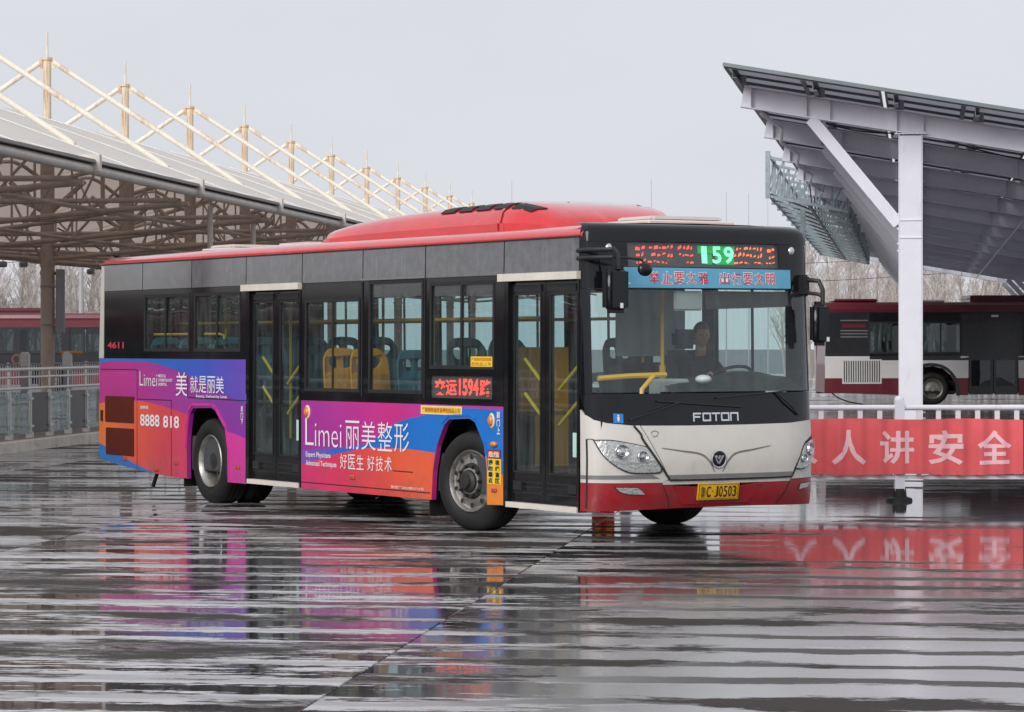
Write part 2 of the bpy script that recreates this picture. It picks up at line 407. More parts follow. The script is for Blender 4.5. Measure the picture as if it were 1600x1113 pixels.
# ground: wet scored concrete
def ground_mat():
    m, n, p = new_mat('wet_concrete')
    L = n.links

    def N(t, **k):
        x = n.nodes.new(t)
        for a, b in k.items():
            setattr(x, a, b)
        return x

    def math(op, a, b=None, c=None, clamp=False):
        x = N('ShaderNodeMath', operation=op, use_clamp=clamp)
        for i, v in enumerate((a, b, c)):
            if v is None:
                continue
            if hasattr(v, 'is_output') or hasattr(v, 'links'):
                L.new(v, x.inputs[i])
            else:
                x.inputs[i].default_value = v
        return x.outputs[0]

    def noise(vec, scale, detail=3, rough=0.55):
        x = N('ShaderNodeTexNoise')
        x.inputs['Scale'].default_value = scale
        x.inputs['Detail'].default_value = detail
        x.inputs['Roughness'].default_value = rough
        L.new(vec, x.inputs['Vector'])
        return x.outputs['Fac']

    def mapping(vec, sc, loc=(0, 0, 0)):
        x = N('ShaderNodeMapping')
        x.inputs['Scale'].default_value = sc
        x.inputs['Location'].default_value = loc
        L.new(vec, x.inputs['Vector'])
        return x.outputs[0]

    tc = N('ShaderNodeTexCoord').outputs['Object']
    oi = N('ShaderNodeObjectInfo').outputs['Random']
    sx = N('ShaderNodeSeparateXYZ'); L.new(tc, sx.inputs[0])
    ux, vy = sx.outputs['X'], sx.outputs['Y']
    # per-slab offset
    off = N('ShaderNodeCombineXYZ')
    L.new(math('MULTIPLY', oi, 60), off.inputs['X'])
    L.new(math('MULTIPLY', oi, 37), off.inputs['Y'])
    va = N('ShaderNodeVectorMath', operation='ADD')
    L.new(tc, va.inputs[0]); L.new(off.outputs[0], va.inputs[1])
    P = va.outputs[0]
    def step(v, lo, hi):
        x = N('ShaderNodeMapRange'); x.interpolation_type = 'SMOOTHSTEP'
        x.inputs['From Min'].default_value = lo; x.inputs['From Max'].default_value = hi
        L.new(v, x.inputs['Value'])
        return x.outputs[0]

    def mixf(f, a, b):
        x = N('ShaderNodeMix')
        L.new(f, x.inputs['Factor'])
        for k, v in (('A', a), ('B', b)):
            if hasattr(v, 'links'): L.new(v, x.inputs[k])
            else: x.inputs[k].default_value = v
        return x.outputs['Result']

    def mixc(f, a, b):
        x = N('ShaderNodeMix', data_type='RGBA')
        L.new(f, x.inputs['Factor'])
        for k, v in ((6, a), (7, b)):
            if hasattr(v, 'links'): L.new(v, x.inputs[k])
            else: x.inputs[k].default_value = v
        return x.outputs[2]

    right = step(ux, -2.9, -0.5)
    sky_sheen = math('MULTIPLY', right, step(math('ADD', vy, math('MULTIPLY', noise(P, 0.35, 4), 5.0)), 25.0, 18.5))   # rain-rippled sheet near the camera; pale base colour stands in for mirrored sky
    pud = math('MULTIPLY', right, step(math('ADD', vy, math('MULTIPLY', math('SUBTRACT', noise(mapping(P, (0.5, 0.9, 1)), 1.0, 5, 0.6), 0.5), 6.0)), 22.0, 24.5))
    pud = math('MULTIPLY', pud, step(vy, 40.0, 36.0))             # deep calm puddle in front of the barrier
    nopud = math('SUBTRACT', 1.0, pud)
    # crooked transverse scoring, about 0.9 m apart
    warp = math('MULTIPLY', math('SUBTRACT', noise(mapping(P, (0.25, 0.5, 1)), 1.0, 4), 0.5), 1.1)
    warp2 = math('MULTIPLY', math('SUBTRACT', noise(mapping(P, (1.0, 5, 1)), 1.0, 5, 0.65), 0.5), 0.40)
    ph = math('ADD', math('ADD', vy, warp), warp2)
    ridge = math('MULTIPLY_ADD', math('SINE', math('MULTIPLY', ph, 2 * pi / 0.88)), 0.5, 0.5)
    streak = noise(mapping(P, (0.36, 3.1, 1)), 1.0, 7, 0.66)
    rag = noise(mapping(P, (3.2, 14.0, 1)), 1.0, 5, 0.7)
    big = noise(mapping(P, (0.17, 0.14, 1)), 1.0, 4, 0.55)
    blot = noise(mapping(P, (0.34, 0.55, 1), (11, 5, 0)), 1.0, 6, 0.62)
    fine = noise(P, 10.0, 6, 0.7)
    grit = noise(P, 45.0, 6, 0.75)
    jag = math('ADD', math('MULTIPLY', math('SUBTRACT', rag, 0.5), 0.55), math('MULTIPLY', math('SUBTRACT', fine, 0.5), 0.25))
    # 1. broken water film on the scoring crowns, sky reflection painted into its pale colour
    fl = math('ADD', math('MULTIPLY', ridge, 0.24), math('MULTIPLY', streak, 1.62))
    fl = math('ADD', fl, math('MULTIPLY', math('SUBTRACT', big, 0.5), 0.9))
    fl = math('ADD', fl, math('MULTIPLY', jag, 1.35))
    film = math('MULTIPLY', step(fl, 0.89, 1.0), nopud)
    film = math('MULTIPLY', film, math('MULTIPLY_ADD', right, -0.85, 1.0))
    # 2. rough dark crowns and blotches; right-lane lines paint ripples' dark canopy reflection as colour
    dl = math('ADD', math('ADD', math('POWER', ridge, 2.2), math('MULTIPLY', math('SUBTRACT', streak, 0.5), math('MULTIPLY_ADD', right, 0.7, -1.1))), math('MULTIPLY', jag, 0.9))
    lines = step(math('MULTIPLY_ADD', right, 0.10, dl), 0.64, 0.80)
    dp = math('ADD', math('ADD', blot, math('MULTIPLY', ridge, 0.10)), math('MULTIPLY', jag, 0.55))
    patch_ = step(math('MULTIPLY_ADD', pud, -0.06, dp), 0.575, 0.65)
    dark = math('MAXIMUM', math('MULTIPLY', math('MULTIPLY', lines, nopud), math('MULTIPLY_ADD', right, 0.62, 0.30)), patch_)
    # colours: bare concrete, then sky reflection painted pale over film and right lanes
    cr = N('ShaderNodeValToRGB')
    cr.color_ramp.elements[0].position = 0.3; cr.color_ramp.elements[0].color = (0.024, 0.021, 0.019, 1)
    cr.color_ramp.elements[1].position = 0.75; cr.color_ramp.elements[1].color = (0.092, 0.080, 0.072, 1)
    L.new(math('MULTIPLY_ADD', grit, 0.6, math('MULTIPLY', noise(P, 0.6, 6, 0.65), 0.4)), cr.inputs['Fac'])
    cr2 = N('ShaderNodeValToRGB')
    cr2.color_ramp.elements[0].position = 0.25; cr2.color_ramp.elements[0].color = (0.36, 0.355, 0.358, 1)
    cr2.color_ramp.elements[1].position = 0.75; cr2.color_ramp.elements[1].color = (0.66, 0.652, 0.656, 1)
    L.new(math('MULTIPLY_ADD', grit, 0.4, math('MULTIPLY', rag, 0.6)), cr2.inputs['Fac'])
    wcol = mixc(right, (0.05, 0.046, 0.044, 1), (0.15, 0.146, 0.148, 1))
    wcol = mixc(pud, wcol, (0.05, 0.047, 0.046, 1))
    wcol = mixc(sky_sheen, wcol, (0.48, 0.473, 0.48, 1))
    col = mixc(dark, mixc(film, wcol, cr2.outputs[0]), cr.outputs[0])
    L.new(col, p.inputs['Base Color'])
    calm = step(noise(mapping(P, (0.25, 0.5, 1)), 1.0, 3, 0.5), 0.35, 0.65)
    wrough = math('ADD', mixf(calm, 0.03, 0.085), math('ADD', math('MULTIPLY', right, 0.04), math('MULTIPLY', sky_sheen, 0.17)))
    wrough = mixf(pud, wrough, 0.035)
    L.new(mixf(dark, mixf(film, wrough, 0.40), 0.5), p.inputs['Roughness'])
    L.new(mixf(dark, mixf(film, 0.62, 0.75), mixf(big, 0.0, 0.05)), p.inputs['Specular IOR Level'])
    wet = math('SUBTRACT', 1.0, math('MAXIMUM', dark, film))
    # relief: aggregate where the concrete stands proud, faint ripples on the water
    rip = noise(mapping(P, (1.0, 3.2, 1)), 2.2, 3, 0.5)
    b1 = N('ShaderNodeBump')
    b1.inputs['Distance'].default_value = 0.004
    b1.inputs['Strength'].default_value = 0.10
    L.new(rip, b1.inputs['Height'])
    b2 = N('ShaderNodeBump')
    b2.inputs['Distance'].default_value = 0.006
    L.new(math('MULTIPLY', math('SUBTRACT', 1.0, wet), 0.55), b2.inputs['Strength'])
    L.new(grit, b2.inputs['Height'])
    L.new(b1.outputs[0], b2.inputs['Normal'])
    L.new(b2.outputs[0], p.inputs['Normal'])
    return m


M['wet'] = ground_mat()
M['ground_dark'] = mat('ground_dark', (0.03, 0.028, 0.027, 1), 0.35, spec=0.25, var=0.3)


# ------------------------------------------------------------------ mesh helpers
class MB:
    def __init__(s):
        s.v = []; s.f = []

    def add(s, vs, fs):
        o = len(s.v)
        s.v += [tuple(q) for q in vs]
        s.f += [tuple(i + o for i in f) for f in fs]
        return s

    def box(s, x0, x1, y0, y1, z0, z1):
        vs = [(x0, y0, z0), (x1, y0, z0), (x1, y1, z0), (x0, y1, z0), (x0, y0, z1), (x1, y0, z1), (x1, y1, z1), (x0, y1, z1)]
        return s.add(vs, [(0, 3, 2, 1), (4, 5, 6, 7), (0, 1, 5, 4), (1, 2, 6, 5), (2, 3, 7, 6), (3, 0, 4, 7)])

    def bevbox(s, x0, x1, y0, y1, z0, z1, b=0.02, seg=2):
        bm = bmesh.new()
        bmesh.ops.create_cube(bm, size=1)
        for v in bm.verts:
            v.co = Vector(((x0 + x1) / 2 + v.co.x * (x1 - x0), (y0 + y1) / 2 + v.co.y * (y1 - y0), (z0 + z1) / 2 + v.co.z * (z1 - z0)))
        bmesh.ops.bevel(bm, geom=bm.edges[:], offset=b, segments=seg, affect='EDGES')
        bm.verts.index_update()
        s.add([v.co[:] for v in bm.verts], [[v.index for v in f.verts] for f in bm.faces])
        bm.free()
        return s

    def beam(s, p0, p1, wd, ht, up=(0, 0, 1)):
        p0, p1 = Vector(p0), Vector(p1)
        d = (p1 - p0).normalized()
        u = Vector(up)
        if abs(d.dot(u)) > 0.98:
            u = Vector((0, 1, 0))
        r = d.cross(u).normalized(); u = r.cross(d)
        vs = []
        for q in (p0, p1):
            for a, b in ((-1, -1), (1, -1), (1, 1), (-1, 1)):
                vs.append(q + r * a * wd / 2 + u * b * ht / 2)
        return s.add(vs, [(0, 1, 2, 3), (7, 6, 5, 4), (0, 4, 5, 1), (1, 5, 6, 2), (2, 6, 7, 3), (3, 7, 4, 0)])

    def cyl(s, p0, p1, r0, r1=None, n=10, cap=True):
        r1 = r0 if r1 is None else r1
        p0, p1 = Vector(p0), Vector(p1)
        d = (p1 - p0).normalized()
        u = Vector((0, 0, 1)) if abs(d.z) < 0.9 else Vector((1, 0, 0))
        a = d.cross(u).normalized(); b = a.cross(d)
        vs = []
        for q, r in ((p0, r0), (p1, r1)):
            for i in range(n):
                t = 2 * pi * i / n
                vs.append(q + (a * cos(t) + b * sin(t)) * r)
        fs = [(i, (i + 1) % n, n + (i + 1) % n, n + i) for i in range(n)]
        if cap:
            fs += [tuple(range(n - 1, -1, -1)), tuple(range(n, 2 * n))]
        return s.add(vs, fs)

    def tube(s, pts, r, n=8, cap=True):
        pts = [Vector(p) for p in pts]
        vs = []; fs = []
        up = Vector((0, 0, 1))
        prev = None
        for i, q in enumerate(pts):
            d = ((pts[i + 1] if i + 1 < len(pts) else q) - (pts[i - 1] if i else q)).normalized()
            if prev is None:
                u = up if abs(d.z) < 0.9 else Vector((1, 0, 0))
                a = d.cross(u).normalized()
            else:
                a = (prev - d * prev.dot(d)).normalized()
            prev = a
            b = d.cross(a)
            rr = r[i] if isinstance(r, (list, tuple)) else r
            for k in range(n):
                t = 2 * pi * k / n
                vs.append(q + (a * cos(t) + b * sin(t)) * rr)
        for i in range(len(pts) - 1):
            for k in range(n):
                fs.append((i * n + k, i * n + (k + 1) % n, (i + 1) * n + (k + 1) % n, (i + 1) * n + k))
        if cap:
            fs += [tuple(range(n - 1, -1, -1)), tuple(range((len(pts) - 1) * n, len(pts) * n))]
        return s.add(vs, fs)

    def lathe(s, prof, n=32, axis='y', c=(0, 0, 0)):
        """prof: list of (along axis, radius)"""
        vs = []; fs = []
        m = len(prof)
        for i in range(n):
            t = 2 * pi * i / n
            for a, r in prof:
                if axis == 'y':
                    vs.append((c[0] + r * cos(t), c[1] + a, c[2] + r * sin(t)))
                elif axis == 'x':
                    vs.append((c[0] + a, c[1] + r * cos(t), c[2] + r * sin(t)))
                else:
                    vs.append((c[0] + r * cos(t), c[1] + r * sin(t), c[2] + a))
        for i in range(n):
            j = (i + 1) % n
            for k in range(m - 1):
                fs.append((i * m + k, j * m + k, j * m + k + 1, i * m + k + 1))
        return s.add(vs, fs)

    def sphere(s, c, rx, ry=None, rz=None, n=14, m=10):
        ry = rx if ry is None else ry; rz = rx if rz is None else rz
        vs = []; fs = []
        for i in range(m + 1):
            ph = pi * i / m
            for k in range(n):
                t = 2 * pi * k / n
                vs.append((c[0] + rx * sin(ph) * cos(t), c[1] + ry * sin(ph) * sin(t), c[2] + rz * cos(ph)))
        for i in range(m):
            for k in range(n):
                fs.append((i * n + k, (i + 1) * n + k, (i + 1) * n + (k + 1) % n, i * n + (k + 1) % n))
        return s.add(vs, fs)

    def grid(s, fn, na, nb, thick=None):
        vs = [fn(i / na, j / nb) for i in range(na + 1) for j in range(nb + 1)]
        fs = [(i * (nb + 1) + j, (i + 1) * (nb + 1) + j, (i + 1) * (nb + 1) + j + 1, i * (nb + 1) + j + 1) for i in range(na) for j in range(nb)]
        return s.add(vs, fs)

    def patch(s, outline, fn, off=0.0, thick=0.0, step=0.0, cuts=()):
        """fill a 2-D outline, cut it up, and lay it on the surface fn(a, b, off)"""
        bm = bmesh.new()
        vs = [bm.verts.new((a, b, 0)) for a, b in outline]
        bm.faces.new(vs).normal_update()
        bmesh.ops.triangulate(bm, faces=bm.faces[:])
        cl = list(cuts)
        if step:
            for ax in (0, 1):
                lo = min(q[ax] for q in outline); hi = max(q[ax] for q in outline)
                k = math.ceil(lo / step)
                while k * step < hi:
                    if k * step > lo + 1e-5:
                        cl.append((ax, k * step))
                    k += 1
        for ax, val in cl:
            co = (val, 0, 0) if ax == 0 else (0, val, 0)
            no = (1, 0, 0) if ax == 0 else (0, 1, 0)
            bmesh.ops.bisect_plane(bm, geom=bm.verts[:] + bm.edges[:] + bm.faces[:], plane_co=co, plane_no=no, dist=1e-6)
        bm.verts.index_update()
        pts = [(v.co.x, v.co.y) for v in bm.verts]
        fs = [[v.index for v in f.verts] for f in bm.faces]
        n = len(pts)
        out = [fn(a, b, off) for a, b in pts]
        faces = [tuple(f) for f in fs]
        if thick:
            out += [fn(a, b, off - thick) for a, b in pts]
            faces += [tuple(i + n for i in reversed(f)) for f in fs]
            for e in bm.edges:
                if len(e.link_faces) == 1:
                    i, j = e.verts[0].index, e.verts[1].index
                    faces.append((i, j, j + n, i + n))
        bm.free()
        return s.add(out, faces)

    def build_parts(s, name, mt, parent=None, smooth=False):
        """one object for each loose piece"""
        par = list(range(len(s.v)))

        def find(i):
            while par[i] != i:
                par[i] = par[par[i]]; i = par[i]
            return i
        for f in s.f:
            a = find(f[0])
            for i in f[1:]:
                par[find(i)] = a
        comp = {}
        for f in s.f:
            comp.setdefault(find(f[0]), []).append(f)
        out = []
        for fs in comp.values():
            ids = sorted({i for f in fs for i in f}); mp = {i: k for k, i in enumerate(ids)}
            out.append(MB().add([s.v[i] for i in ids], [tuple(mp[i] for i in f) for f in fs]).build(name, mt, parent, smooth))
        return out

    def build(s, name, mt, parent=None, smooth=False, loc=None):
        me = bpy.data.meshes.new(name)
        me.from_pydata(s.v, [], s.f)
        bm = bmesh.new(); bm.from_mesh(me)
        bmesh.ops.recalc_face_normals(bm, faces=bm.faces[:])
        bm.to_mesh(me); bm.free()
        return link(name, me, mt, parent, smooth, loc)


def link(name, me, mt, parent=None, smooth=False, loc=None):
    if mt is not None:
        me.materials.clear()
        me.materials.append(M[mt] if isinstance(mt, str) else mt)
    if smooth:
        for pl in me.polygons:
            pl.use_smooth = True
        if smooth != 'all':
            me.set_sharp_from_angle(angle=radians(40))
    o = bpy.data.objects.new(name, me)
    COL.objects.link(o)
    if parent is not None:
        o.parent = parent
    if loc is not None:
        o.location = loc
    return o


def tag(o, label=None, cat=None, group=None, kind=None):
    if label: o['label'] = label
    if cat: o['category'] = cat
    if group: o['group'] = group
    if kind: o['kind'] = kind
    return o


def empty(name, loc=(0, 0, 0), rz=0.0):
    o = bpy.data.objects.new(name, None)
    o.empty_display_size = 0.3
    COL.objects.link(o)
    o.location = loc
    o.rotation_euler = (0, 0, rz)
    return o


def copy_obj(o, parent=None, loc=None):
    c = o.copy()
    COL.objects.link(c)
    c.parent = parent
    if loc is not None:
        c.location = loc
    return c


def copy_tree(o, parent=None):
    c = o.copy()
    COL.objects.link(c)
    c.parent = parent
    for ch in list(o.children):
        copy_tree(ch, c)
    return c


def text2d(body, offset=0.0, res=3, spacing=1.0):
    cu = bpy.data.curves.new('txt', 'FONT')
    cu.body = body
    cu.offset = offset
    cu.resolution_u = res
    cu.space_character = spacing
    o = bpy.data.objects.new('txt', cu)
    COL.objects.link(o)
    dg = bpy.context.evaluated_depsgraph_get()
    me = bpy.data.meshes.new_from_object(o.evaluated_get(dg))
    vs = [(v.co.x, v.co.y) for v in me.vertices]
    fs = [tuple(pl.vertices) for pl in me.polygons]
    bpy.data.objects.remove(o); bpy.data.curves.remove(cu); bpy.data.meshes.remove(me)
    return vs, fs


def text_on(mb, body, fn, a0, a1, b0, b1, off, bold=0.0, res=3, spacing=1.0, cuts=()):
    vs, fs = text2d(body, bold, res, spacing)
    x0 = min(v[0] for v in vs); x1 = max(v[0] for v in vs)
    y0 = min(v[1] for v in vs); y1 = max(v[1] for v in vs)
    pts = [(a0 + (x - x0) / (x1 - x0) * (a1 - a0), b0 + (y - y0) / (y1 - y0) * (b1 - b0)) for x, y in vs]
    if cuts:
        bm = bmesh.new()
        bv = [bm.verts.new((a, b, 0)) for a, b in pts]
        for f in fs:
            try: bm.faces.new([bv[i] for i in f]).normal_update()
            except ValueError: pass
        bmesh.ops.triangulate(bm, faces=bm.faces[:])
        for c in cuts:
            if a0 < c < a1:
                bmesh.ops.bisect_plane(bm, geom=bm.verts[:] + bm.edges[:] + bm.faces[:], plane_co=(c, 0, 0), plane_no=(1, 0, 0), dist=1e-6)
        bm.verts.index_update()
        pts = [(v.co.x, v.co.y) for v in bm.verts]; fs = [tuple(v.index for v in f.verts) for f in bm.faces]
        bm.free()
    mb.add([fn(a, b, off) for a, b in pts], fs)
    return mb


def curve_shape(loops, ext, bevel=0.0):
    """solid plate with holes from 2-D loops; returns verts, faces"""
    cu = bpy.data.curves.new('shp', 'CURVE')
    cu.dimensions = '2D'; cu.fill_mode = 'BOTH'; cu.extrude = ext; cu.bevel_depth = bevel; cu.bevel_resolution = 1
    for lp in loops:
        sp = cu.splines.new('POLY'); sp.points.add(len(lp) - 1)
        for i, (a, b) in enumerate(lp):
            sp.points[i].co = (a, b, 0, 1)
        sp.use_cyclic_u = True
    o = bpy.data.objects.new('shp', cu)
    COL.objects.link(o)
    me = bpy.data.meshes.new_from_object(o.evaluated_get(bpy.context.evaluated_depsgraph_get()))
    vs = [v.co[:] for v in me.vertices]; fs = [tuple(pl.vertices) for pl in me.polygons]
    bpy.data.objects.remove(o); bpy.data.curves.remove(cu); bpy.data.meshes.remove(me)
    return vs, fs


def skin_mesh(name, verts, edges, radii, sub=2, root=0):
    me = bpy.data.meshes.new(name)
    me.from_pydata(verts, edges, [])
    o = bpy.data.objects.new(name, me)
    COL.objects.link(o)
    o.modifiers.new('s', 'SKIN')
    for i, r in enumerate(radii):
        rr = r if isinstance(r, tuple) else (r, r)
        me.skin_vertices[0].data[i].radius = rr
        me.skin_vertices[0].data[i].use_root = (i == root)
    sm = o.modifiers.new('u', 'SUBSURF'); sm.levels = sub; sm.render_levels = sub
    res = bpy.data.meshes.new_from_object(o.evaluated_get(bpy.context.evaluated_depsgraph_get()))
    bpy.data.objects.remove(o); bpy.data.meshes.remove(me)
    res.name = name
    return res


def interp(tab, x):
    if x <= tab[0][0]:
        return tab[0][1]
    for (a, b), (c, d) in zip(tab, tab[1:]):
        if x <= c:
            return b + (d - b) * (x - a) / (c - a)
    return tab[-1][1]


def smooth_curve(pts, n=6):
    """Catmull-Rom through 2-D points"""
    out = []
    P = [pts[0]] + list(pts) + [pts[-1]]
    for i in range(1, len(P) - 2):
        for k in range(n):
            t = k / n
            q = []
            for ax in (0, 1):
                a, b, c, d = P[i - 1][ax], P[i][ax], P[i + 1][ax], P[i + 2][ax]
                q.append(0.5 * (2 * b + (c - a) * t + (2 * a - 5 * b + 4 * c - d) * t * t + (3 * b - a - 3 * c + d) * t ** 3))
            out.append(tuple(q))
    out.append(tuple(pts[-1]))
    return out

# ================================================================== GROUND
ground = MB().grid(lambda a, b: (-700 + 1400 * a, -300 + 1300 * b, -0.030), 6, 6).build('ground', 'ground_dark')
tag(ground, kind='structure')
JU, JP = -2.82, 4.72
first = True
for n in range(-3, 9):
    u0 = JU + JP * n + 0.004; u1 = JU + JP * (n + 1) - 0.004
    for v0, v1 in ((-8, 39.0), (39.02, 92), (92.02, 175)):
        mb = MB()
        b = 0.005
        mb.add([(u0, v0, -0.03), (u1, v0, -0.03), (u1, v1, -0.03), (u0, v1, -0.03),
                (u0, v0, -b), (u1, v0, -b), (u1, v1, -b), (u0, v1, -b),
                (u0 + b, v0 + b, 0), (u1 - b, v0 + b, 0), (u1 - b, v1 - b, 0), (u0 + b, v1 - b, 0)],
               [(0, 1, 5, 4), (1, 2, 6, 5), (2, 3, 7, 6), (3, 0, 4, 7), (4, 5, 9, 8), (5, 6, 10, 9), (6, 7, 11, 10), (7, 4, 8, 11), (8, 9, 10, 11)])
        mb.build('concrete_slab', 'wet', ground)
# yard beyond the scored lanes
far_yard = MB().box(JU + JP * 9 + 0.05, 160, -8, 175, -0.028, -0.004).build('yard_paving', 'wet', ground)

# platform island on the left with kerb
U_K = -14.30
pf = MB().box(-24.6, U_K - 0.16, 22, 160, -0.02, 0.17).build('platform', 'platform')
tag(pf, kind='structure')
for i in range(138):
    v0 = 22 + i
    if v0 > 120 and i % 2: continue
    ln = 1.0 if v0 <= 120 else 2.0
    mb = MB().bevbox(U_K - 0.155, U_K, v0 + 0.006, v0 + ln - 0.006, -0.02, 0.185, 0.018, 1)
    mb.build('kerb_stone', 'kerb', pf)

# ================================================================== LEFT TENT CANOPY
U_T, V_T, BAY, HALF = -19.44, 66.3, 7.06, 6.95
K0, K1 = -6, 11
can = empty('tent_canopy', (U_T, V_T, 0))
tag(can, 'long white tensile membrane canopy on steel columns with rusty masts and stays', 'canopy')


def roof_z(u, t):
    """membrane height: u = distance from the mast row, t = position in the bay (0 at a mast, +-0.5 between)"""
    au = abs(u)
    s = min(1, au / HALF)
    e = 4.70
    dome = 0.5 * (1 - cos(2 * pi * t))                         # 0 on a mast line, 1 between masts
    ridge = 6.66 + 0.40 * dome
    cone = 0.25 * math.exp(-((abs(t) * BAY) ** 2 + au ** 2) ** 0.5 / 0.35)
    return ridge + (e - ridge) * (s ** 1.14) + (0.10 * dome - 0.10) * sin(pi * s) * (1 - 0.25 * s) + cone


col_mb = MB().cyl((0, 0, 0.17), (0, 0, 6.75), 0.165, n=16, cap=True)
col_mb.cyl((0, 0, 0.17), (0, 0, 0.24), 0.26, n=16)
col_mb.cyl((0, 0, 3.42), (0, 0, 3.50), 0.185, n=16).cyl((0, 0, 3.62), (0, 0, 3.68), 0.185, n=16)
mast_mb = MB().cyl((0, 0, 6.76), (0, 0, 8.50), 0.095, n=12).cyl((0, 0, 8.44), (0, 0, 8.50), 0.13, n=12)
for s in (-1, 1):
    mast_mb.box(min(0.09 * s, 0.2 * s), max(0.09 * s, 0.2 * s), -0.012, 0.012, 8.25, 8.47)
spike_mb = MB().cyl((0, 0, 8.50), (0, 0, 9.12), 0.032, 0.022, n=8)


def stay_mb(s):
    return MB().cyl((0.17 * s, 0, 8.38), (4.65 * s, 0, 5.46), 0.062, n=10)


def rafter_mb(s):
    m = MB()
    top = [(s * a, 0, roof_z(a, 0.0) - 0.16 - (0.25 if a < 1.2 else 0)) for a in (0.15, 1.2, 2.4, 3.7, 5.0, 6.1, 6.8)]
    m.tube(top, 0.06, 8)
    bot = [(s * 0.16, 0, 3.80), (s * 2.4, 0, 3.98), (s * 4.8, 0, 4.20), (s * 6.8, 0, 4.36)]
    m.tube(bot, 0.05, 8)
    for a in (1.3, 2.6, 3.9, 5.2):
        zt = roof_z(a, 0.0) - 0.2
        zb = interp([(0.16, 3.80), (2.4, 3.98), (4.8, 4.20), (6.8, 4.36)], a)
        m.cyl((s * a, 0, zb), (s * a, 0, zt), 0.026, n=6)
    for a, b in ((0.16, 1.3), (1.3, 2.6), (2.6, 3.9)):
        zb = interp([(0.16, 3.80), (2.4, 3.98), (4.8, 4.20), (6.8, 4.36)], a)
        m.cyl((s * a, 0, zb), (s * b, 0, roof_z(b, 0.0) - 0.2), 0.03, n=6)
    m.cyl((s * 0.1, 0, 4.9), (s * 0.9, 0, 5.6), 0.06, n=8)
    return m


def brace_mb(s, d):
    """long pipe from column to the next rafter's outer end"""
    return MB().tube([(s * 0.15, 0, 4.10), (s * 3.0, d * BAY * 0.42, 4.22), (s * 6.6, d * BAY * 0.985, 4.42)], 0.046, 8)


def edge_mb(s):
    pts = [(s * (HALF - 0.05), (t) * BAY, roof_z(HALF, t) - 0.13) for t in [i / 10 for i in range(0, 11)]]
    return MB().tube(pts, 0.085, 10)


def gutter_mb(s):
    m = MB()
    pts = [(t * BAY, roof_z(HALF, t)) for t in [i / 10 for i in range(0, 11)]]
    vs = []; fs = []
    for v, z in pts:
        vs += [(s * (HALF + 0.06), v, z + 0.02), (s * (HALF + 0.08), v, z - 0.035), (s * (HALF - 0.10), v, z - 0.04), (s * (HALF - 0.12), v, z + 0.0)]
    for i in range(len(pts) - 1):
        for k in range(4):
            fs.append((i * 4 + k, i * 4 + (k + 1) % 4, i * 4 + 4 + (k + 1) % 4, i * 4 + 4 + k))
    fs += [(0, 1, 2, 3), tuple(len(vs) - 4 + k for k in range(4))]
    return m.add(vs, fs)


def purlin_mb(s, a, r=0.05, dz=0.22):
    return MB().tube([(s * a, t * BAY, roof_z(a, t) - dz) for t in [i / 8 for i in range(9)]], r, 6)


def lower_purlin_mb(s, a):
    zb = interp([(0.16, 3.80), (2.4, 3.98), (4.8, 4.20), (6.8, 4.36)], a)
    return MB().cyl((s * a, 0.0, zb), (s * a, BAY, zb), 0.045, n=6)


def membrane_mb(s):
    m = MB()
    na, nb = 18, 16

    def f(a, b):
        u = a * (HALF + 0.05)
        t = b
        tt = t if t <= 0.5 else t - 1
        return (s * u, t * BAY, roof_z(u, tt))
    m.grid(f, na, nb)
    return m


def collar_mb():
    return MB().box(HALF - 0.25, HALF + 0.13, -0.07, 0.07, 4.53, 4.80)


protos = []
protos.append(('column', col_mb, 'taupe', True))
protos.append(('mast', mast_mb, 'rust_mast', True))
protos.append(('mast_spike', spike_mb, 'rust_white', True))
for s in (1, -1):
    protos.append(('stay_rod', stay_mb(s), 'rust_white', True))
    protos.append(('rafter_truss', rafter_mb(s), 'taupe', True))
    protos.append(('brace_pipe', brace_mb(s, 1), 'taupe', True))
    protos.append(('brace_pipe', brace_mb(s, -1), 'taupe', True))
    protos.append(('edge_pipe', edge_mb(s), 'rail_pipe', True))
    protos.append(('gutter', gutter_mb(s), 'gutter', False))
    protos.append(('purlin', purlin_mb(s, 1.9), 'taupe', True))
    protos.append(('purlin', purlin_mb(s, 3.8, 0.06), 'taupe', True))
    protos.append(('purlin', purlin_mb(s, 5.4), 'taupe', True))
    protos.append(('bottom_purlin', lower_purlin_mb(s, 2.6), 'taupe', True))
    protos.append(('bottom_purlin', lower_purlin_mb(s, 5.2), 'taupe', True))
    protos.append(('membrane_panel', membrane_mb(s), 'membrane', 'all'))
    for t_ in (0.0, 0.5):
        tt_ = t_ if t_ <= 0.5 else t_ - 1
        protos.append(('membrane_seam', MB().tube([(s * u_, t_ * BAY, roof_z(u_, tt_) + 0.002) for u_ in [0.3 + i * 0.55 for i in range(13)]], 0.012, 5), 'seam', False))
protos.append(('gutter_collar', collar_mb(), 'rail_pipe', False))
objs = [mb.build(nm, mt, can, sm) for nm, mb, mt, sm in protos]
for o in objs:
    o.location = (0, K0 * BAY, 0)
for k in range(K0 + 1, K1):
    for o in objs:
        copy_obj(o, can, (0, k * BAY, 0))
